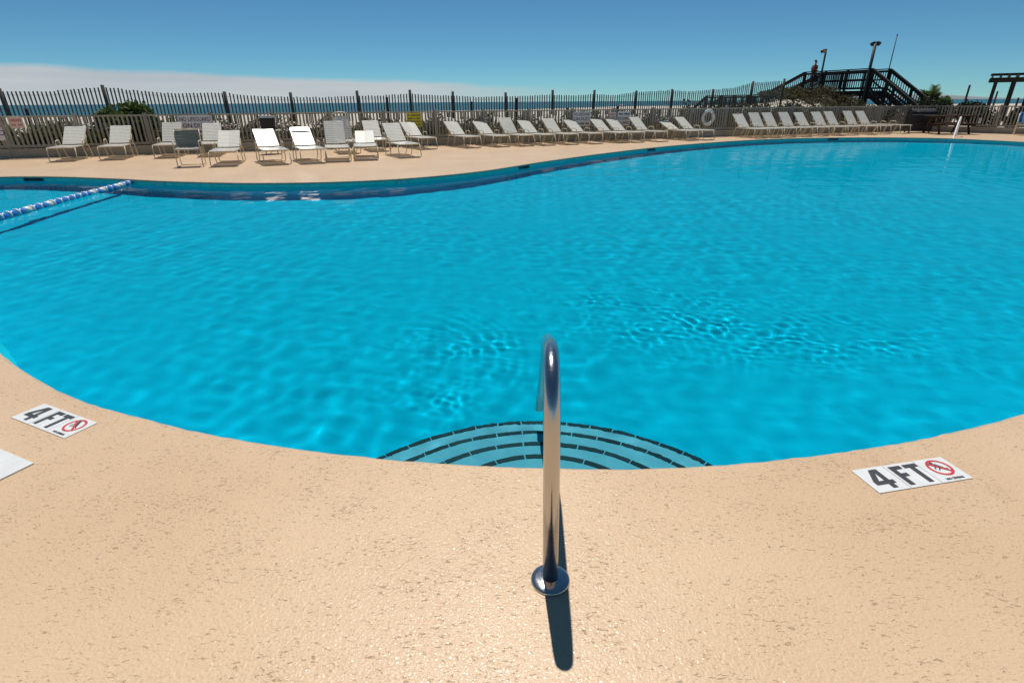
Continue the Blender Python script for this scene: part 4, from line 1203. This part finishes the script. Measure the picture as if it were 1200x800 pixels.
# ================================================================== pergola, poles and boat beyond the side fence
pg = thing('pergola', 'dark timber pergola beyond the side fence at the right edge', 'pergola', (26.55, 33.0, 0), R(-38))
PH = 2.42
for k in range(4):
    for yy in (0, 2.6):
        x = .12 + k * .78
        w = (26.55 + x * .788 + yy * .616, 33 - x * .616 + yy * .788); b = gz(*w)
        MB().box((x, yy, (PH + b - .2) / 2), (.13, .13, PH - b + .2)).build('post', 'dark_wood', pg)
for yy in (-.09, .09, 2.51, 2.69): MB().bar((-.20, yy, PH - .02), (4.2, yy, PH - .02), .045, .19).build('beam', 'dark_wood', pg)
x = -.1
while x < 4.2:
    MB().bar((x, -.45, PH + .16), (x, 3.05, PH + .16), .045, .16).build('rafter', 'dark_wood', pg); x += .36
for k in range(6): MB().bar((-.2, -.3 + k * .62, PH + .26), (4.2, -.3 + k * .62, PH + .26), .04, .04).build('purlin', 'dark_wood', pg)
for x, y, zt, r_, lab in ((27.75, 36.2, 2.22, .06, 'slanting dark pole beyond the fence between the palm and the pergola'),
                          (28.9, 35.4, 1.85, .05, 'thin dark stake showing between the two left pergola posts'),
                          (31.3, 36.6, 1.50, .06, 'short dark stake behind the right pergola posts')):
    b = gz(x, y)
    o = MB().tube([(0, 0, -.3), (0, 0, zt - b - .02), (0, 0, zt - b)], [r_, r_ * .9, r_ * .6], 9).build('beach_stake', 'post_wood', None, True)
    o.location = (x, y, b); tag(o, lab, 'post')

simple('hull_dark', (0.03, 0.035, 0.035), 0.4); simple('hull_white', (0.75, 0.76, 0.76), 0.3)
def boat(label, x, y, L, yaw):
    b = gz(x, y); b = max(b, SEA_Z)
    o = thing('beached_boat', label, 'boat', (x, y, b - .1), yaw)
    vs, fs = [], []; st = [(-.5, .75), (-.3, .95), (0, 1), (.25, .85), (.42, .45), (.5, .03)]
    for xx, k in st:
        for yy, zz in ((-.16, .13), (-.13, .03), (0, .0), (.13, .03), (.16, .13)): vs.append((xx * L, yy * k * L, (zz + .03 * abs(xx)) * L))
    for i in range(len(st) - 1):
        for j in range(4): fs.append((i * 5 + j, (i + 1) * 5 + j, (i + 1) * 5 + j + 1, i * 5 + j + 1))
    fs.append((0, 1, 2, 3, 4)); fs += [(i * 5, i * 5 + 4, (i + 1) * 5 + 4, (i + 1) * 5) for i in range(len(st) - 1)]
    MB().add(vs, fs).build('hull', 'hull_dark', o)
    MB().prism([(-.30 * L, -.10 * L), (.10 * L, -.10 * L), (.22 * L, 0), (.10 * L, .10 * L), (-.30 * L, .10 * L)], .135 * L, .20 * L).build('cabin', 'hull_white', o)
    return o
boat('small boat with white cabin beached far off beyond the side fence', 312.0, 396.0, 9.0, R(15))
hut = thing('lifeguard_stand', 'tiny brown lifeguard stand far down the beach near the waterline', 'hut', (118.0, 380.0, gz(118, 380)), .2)
for sx in (-.9, .9):
    for sy in (-.9, .9): MB().bar((sx, sy, -.3), (sx * .8, sy * .8, 1.6), .14, .14).build('leg', 'table_wood', hut)
MB().box((0, 0, 2.5), (1.9, 1.9, 1.7)).build('cabin', 'rail_wood', hut)
MB().box((0, 0, 3.42), (2.3, 2.3, .12)).build('roof', 'table_wood', hut)
pr_ = thing('beach_parasol', 'tiny red beach parasol far off above the no diving notice', 'parasol', (62.0, 330.0, gz(62, 330)), 0)
MB().lathe([(.001, 2.5), (.6, 2.35), (1.2, 2.0), (1.18, 1.97), (.6, 2.3), (.001, 2.45)], n=12).build('canopy', 'ink_faded_red', pr_)
MB().tube([(0, 0, -.2), (0, 0, 2.45)], .03, 6).build('pole', 'wire', pr_)

# ================================================================== plants
def leafmat(name, c0, c1, tl=.35):
    t = NT(name); r = t.noise(t.map(), 3.5, 4, .7)
    col = t.ramp(r, [(0.3, c0), (0.7, c1)])
    t.set(Base_Color=col, Roughness=.6); t.p.inputs['Specular IOR Level'].default_value = .25
    tr_ = t.n.new('ShaderNodeBsdfTranslucent'); t.l.new(col, tr_.inputs['Color'])
    mx_ = t.n.new('ShaderNodeMixShader'); mx_.inputs[0].default_value = tl
    t.l.new(t.p.outputs[0], mx_.inputs[1]); t.l.new(tr_.outputs[0], mx_.inputs[2]); t.l.new(mx_.outputs[0], t.out.inputs['Surface'])
leafmat('leaf_green', (0.045, 0.078, 0.018), (0.120, 0.165, 0.042))
leafmat('leaf_grey', (0.070, 0.078, 0.050), (0.170, 0.170, 0.115))
leafmat('leaf_bright', (0.075, 0.110, 0.018), (0.150, 0.185, 0.045))
leafmat('leaf_dark', (0.012, 0.020, 0.008), (0.035, 0.045, 0.018), .2)
leafmat('leaf_dry', (0.060, 0.055, 0.026), (0.130, 0.112, 0.058))
simple('twig', (0.10, 0.085, 0.065), .9)
def leaf_quads(P, A, C, L, Wd):
    """one mesh of diamond leaves: base P, axis A, side C, length L, half width Wd"""
    n = len(P); V = np.empty((n, 4, 3)); m = P + A * (L * .5)[:, None]
    V[:, 0] = P; V[:, 1] = m + C * Wd[:, None]; V[:, 2] = P + A * L[:, None]; V[:, 3] = m - C * Wd[:, None]
    me = bpy.data.meshes.new('foliage')
    me.vertices.add(4 * n); me.vertices.foreach_set('co', V.astype(np.float32).ravel())
    me.loops.add(4 * n); me.loops.foreach_set('vertex_index', np.arange(4 * n, dtype=np.int32))
    me.polygons.add(n); me.polygons.foreach_set('loop_start', np.arange(0, 4 * n, 4, dtype=np.int32))
    me.update(calc_edges=True); return me
def unit(a): return a / np.linalg.norm(a, axis=1)[:, None]
def shrub(label, s, u, rx, ry, h, mat, seed, n=900, leaf=.055, world=None, name='dune_shrub', cat='shrub', lobes=7):
    if world: wx, wy = world
    else: wx, wy, _ = W(s, -u)
    b = gz(wx, wy)
    o = thing(name, label, cat, (wx, wy, b - .02), random.uniform(0, 6))
    rg_ = np.random.default_rng(seed)
    lob = [(rg_.uniform(-.6, .6) * rx, rg_.uniform(-.6, .6) * ry, rg_.uniform(.30, .80) * h, rg_.uniform(.32, .55)) for _ in range(lobes)]
    LB = np.array(lob)[rg_.integers(lobes, size=n)]
    D = unit(rg_.normal(size=(n, 3))); D[:, 2] = D[:, 2] * .9 + .1
    rad = rg_.uniform(.55, 1.08, n) * LB[:, 3]
    P = np.column_stack([LB[:, 0] + D[:, 0] * rad * rx, LB[:, 1] + D[:, 1] * rad * ry, np.maximum(.02, LB[:, 2] + D[:, 2] * rad * h * .75)])
    A = unit(rg_.normal(size=(n, 3)) + D * .8); C = unit(np.cross(A, rg_.normal(size=(n, 3)))); Lf = leaf * rg_.uniform(.6, 1.6, n)
    me = leaf_quads(P, A, C, Lf, Lf * .42); me.materials.append(M[mat]); link('foliage', me, o)
    tw_ = MB()
    for lx, ly, lz, lr_ in lob: tw_.tube([(lx * .15, ly * .15, 0), (lx * .6, ly * .6, lz * .6), (lx, ly, lz)], [.014, .010, .005], 5)
    tw_.build('stem', 'twig', o)
    return o
def grass(label, s, u, r_, h, mat, seed, n=260, world=None, name='grass_clump'):
    if world: wx, wy = world
    else: wx, wy, _ = W(s, -u)
    b = gz(wx, wy)
    o = MB(); rg_ = np.random.default_rng(seed)
    for i in range(n):
        a = rg_.uniform(0, 6.28); rr_ = r_ * math.sqrt(rg_.uniform()); x0, y0 = rr_ * math.cos(a), rr_ * math.sin(a)
        le = rg_.uniform(.1, .55); hh_ = h * rg_.uniform(.5, 1.1); la = rg_.uniform(0, 6.28); w_ = rg_.uniform(.005, .011)
        px, py = -math.sin(la) * w_, math.cos(la) * w_
        pts = [(x0 + math.cos(la) * le * hh_ * f ** 1.8, y0 + math.sin(la) * le * hh_ * f ** 1.8, hh_ * f * (1 - .15 * f)) for f in (0, .5, 1)]
        k = len(o.v)
        o.v += [(pts[0][0] - px, pts[0][1] - py, -.02), (pts[0][0] + px, pts[0][1] + py, -.02), (pts[1][0] + px * .8, pts[1][1] + py * .8, pts[1][2]), (pts[1][0] - px * .8, pts[1][1] - py * .8, pts[1][2]), pts[2]]
        o.f += [(k, k + 1, k + 2, k + 3), (k + 3, k + 2, k + 4)]
    ob = o.build(name, mat, None, False, False); ob.location = (wx, wy, b); tag(ob, label, 'grass')
    return ob
shrub('tall dense green bush behind the fence near the left end', -12.7, 1.0, 1.15, .6, 1.30, 'leaf_green', 1, 5200, .09)
shrub('green bush behind the fence at the extreme left edge', -16.3, .9, .9, .5, .85, 'leaf_green', 2, 1500, .07)
shrub('dark green bush between the fence end and the red sign', -15.0, .8, .7, .45, .75, 'leaf_green', 3, 1200, .065)
shrub('grey scrub behind the leftmost lounger', -14.2, .8, .8, .45, .70, 'leaf_grey', 4, 1400, .05)
shrub('grey scrub left of the big lifeguard notice', -11.7, .8, .6, .45, .75, 'leaf_green', 5, 1100, .06)
shrub('sparse grey scrub behind the black box', -8.3, .9, 1.0, .45, .50, 'leaf_grey', 6, 1100, .045)
shrub('sparse grey scrub between black box and big notice', -9.5, .8, .8, .4, .48, 'leaf_grey', 7, 900, .045)
shrub('grey scrub behind the forward loungers left of the yellow sign', -6.9, .9, .9, .45, .50, 'leaf_grey', 8, 1000, .045)
shrub('dense grey bush between the yellow sign and the next lounger', -3.0, .8, .75, .5, .62, 'leaf_grey', 9, 1700, .05)
shrub('low grey scrub behind the second lounger right of the yellow sign', -1.7, .8, .6, .4, .42, 'leaf_grey', 10, 800, .045)
shrub('brownish scrub behind the loungers left of the smaller lifeguard notice', 2.2, .8, .8, .4, .50, 'leaf_grey', 11, 1000, .045)
shrub('dark scrub below the smaller lifeguard notice', 3.2, .8, .6, .4, .42, 'leaf_green', 12, 700, .05)
shrub('grey scrub behind the fence left of the life ring', 7.9, .8, .8, .45, .62, 'leaf_grey', 13, 1200, .05)
shrub('grey scrub behind the fence right of the life ring', 9.9, .9, 1.0, .5, .75, 'leaf_grey', 14, 1600, .05)
shrub('dark scrub behind the fence where the far loungers begin', 11.8, .9, 1.1, .5, .85, 'leaf_dry', 15, 1600, .055)
shrub('dark scrub behind the fence in the middle of the far loungers', 14.2, .9, 1.3, .5, .95, 'leaf_dark', 16, 1900, .06)
shrub('dark scrub behind the fence near the boardwalk stairs', 16.8, .9, 1.3, .5, .95, 'leaf_dark', 17, 1900, .06)
shrub('dark scrub behind the fence corner', 19.3, .8, 1.2, .5, .95, 'leaf_dark', 18, 1700, .06)
for k, (lab) in enumerate(('dark bush beyond the side fence behind the picnic table', 'dark bush beyond the side fence right of the picnic table',
                           'dark bush beyond the side fence below the pergola', 'dark bush beyond the side fence at the right edge')):
    p = CORNER + RD * (1.0 + 1.75 * k) + np.array([-RD[1], RD[0]]) * .95
    shrub(lab, 0, 0, 1.25, .9, 1.25, 'leaf_dark', 30 + k, 5200, .09, (float(p[0]), float(p[1])))
grass('bright green grass clump in the dune behind the third lounger right of the yellow sign', -.75, .7, .28, .62, 'leaf_bright', 50)
grass('bright green grass clump in the dune behind the fourth lounger right of the yellow sign', .15, .7, .28, .62, 'leaf_bright', 51)
grass('green grass clump below the no diving notice', 4.95, .7, .34, .50, 'leaf_bright', 52)
grass('bushy bright grass right of the no diving notice', 6.05, .75, .50, .62, 'leaf_bright', 53, 520)
grass('tall thin grass sticking up left of the big lifeguard notice', -11.2, 1.9, .15, 1.1, 'leaf_dry', 54, 30)
# the overgrown dune under the walkover
k = 0
for lab, x, y, rx, ry, h, m_ in (('olive scrub on the dune below the middle of the boardwalk', 17.2, 33.6, 1.5, 1.0, .95, 'leaf_dry'),
                                 ('olive scrub on the dune below the person', 16.2, 34.6, 1.3, .9, .75, 'leaf_dry'),
                                 ('low scrub on the sandy dune left of the boardwalk stairs', 14.9, 34.2, 1.0, .7, .50, 'leaf_grey'),
                                 ('dark scrub under the near end of the boardwalk platform', 18.6, 32.4, 1.0, .8, .85, 'leaf_dry'),
                                 ('scrub at the foot of the dune beside the boardwalk stairs', 18.2, 30.8, .9, .6, .65, 'leaf_dry')):
    shrub(lab, 0, 0, rx, ry, h, m_, 70 + k, 2400, .075, (x, y)); k += 1
# palm-like clump right of the stairs
def palm(label, x, y, h, nf, fl):
    b = gz(x, y)
    o = thing('palm', label, 'palm', (x, y, b - .05), 0)
    MB().tube([(0, 0, 0), (.03, .02, h * .5), (.02, .04, h)], [.17, .15, .13], 10).build('trunk', 'twig', o, True)
    rg_ = np.random.default_rng(9)
    for i in range(nf):
        mb = MB(); az_ = i * 2.399 + rg_.uniform(-.2, .2); el = R(rg_.uniform(5, 78)); ln_ = fl * rg_.uniform(.75, 1.1)
        pts = []
        for f in np.linspace(0, 1, 9):
            r_ = ln_ * f * math.cos(el) * (1 - .08 * f); z = ln_ * f * math.sin(el) - .55 * ln_ * f * f * math.cos(el)
            pts.append(Vector((r_ * math.cos(az_), r_ * math.sin(az_), h + z)))
        mb.tube(pts, [.014 * (1 - .8 * f) + .002 for f in np.linspace(0, 1, 9)], 4)
        side = Vector((-math.sin(az_), math.cos(az_), 0))
        for k2 in range(1, 26):
            f = k2 / 26 * 8; i0 = int(f); p = pts[i0].lerp(pts[min(i0 + 1, 8)], f - i0); t_ = (pts[min(i0 + 1, 8)] - pts[i0]).normalized()
            for sg in (-1, 1):
                d = (side * sg * .75 + t_ * .65 + Vector((0, 0, -.15))).normalized(); l_ = .36 * ln_ * (1 - .6 * abs(k2 / 26 - .35)); wv2 = t_ * .028
                k3 = len(mb.v); mb.v += [tuple(p - wv2), tuple(p + wv2), tuple(p + d * l_ + Vector((0, 0, -.06 * l_)))]; mb.f.append((k3, k3 + 1, k3 + 2))
        mb.build('frond', 'leaf_green', o, False, False)
palm('green palm clump right of the boardwalk stairs', 25.15, 35.6, .70, 64, 1.30)
shrub('dark green bush at the base of the palm clump', 0, 0, 1.2, 1.0, 1.25, 'leaf_green', 90, 3200, .09, (25.0, 35.3))

# low scrub that covers the foot of the dune behind the fence, and the dune under the walkover
def scrub_cover(name, label, mat, n, seed, place, hmax, leaf):
    rg_ = np.random.default_rng(seed); P = place(rg_, n); n = len(P); Z = terrain(P[:, 0], P[:, 1])
    dens = lumps(P[:, 0], P[:, 1], 1.1, 8, 9)
    h = hmax * np.clip(.62 + .32 * dens, .12, 1.1) * rg_.uniform(.08, 1, n) ** .8
    A = rg_.normal(size=(n, 3)); A[:, 2] = np.abs(A[:, 2]) * .8; A = unit(A); C = unit(np.cross(A, rg_.normal(size=(n, 3))))
    L = leaf * rg_.uniform(.6, 1.7, n)
    me = leaf_quads(np.column_stack([P, Z + h]), A, C, L, L * .36); me.materials.append(M[mat])
    tag(link(name, me), label, 'scrub', None, 'stuff')
def strip(s0_, s1_, u0, u1):
    def f(rg_, n):
        s = rg_.uniform(s0_, s1_, n); u = u0 + (u1 - u0) * rg_.uniform(0, 1, n)
        return np.stack([FO[0] + s * FD[0] - u * FN[0], FO[1] + s * FD[1] - u * FN[1]], -1)
    return f
scrub_cover('dune_scrub', 'grey low scrub along the foot of the dune behind the fence', 'leaf_grey', 30000, 101, strip(-18, 9.5, .2, 1.4), .66, .085)
scrub_cover('dune_scrub', 'green low ground cover behind the left half of the fence', 'leaf_green', 11000, 102, strip(-18, -10.5, .2, 1.2), .66, .085)
scrub_cover('dune_scrub', 'dark low scrub behind the fence under the boardwalk side', 'leaf_dry', 24000, 103, strip(9.0, 21, .25, 2.2), .85, .085)
def mound(rg_, n):
    a = rg_.normal(size=(n, 2)); P = np.stack([18.2 + a[:, 0] * 1.5, 34.8 + a[:, 1] * 1.7], -1)
    return P[P[:, 0] > 16.0]
scrub_cover('dune_scrub', 'olive scrub mat over the dune under the boardwalk', 'leaf_dry', 15000, 104, mound, .55, .075)
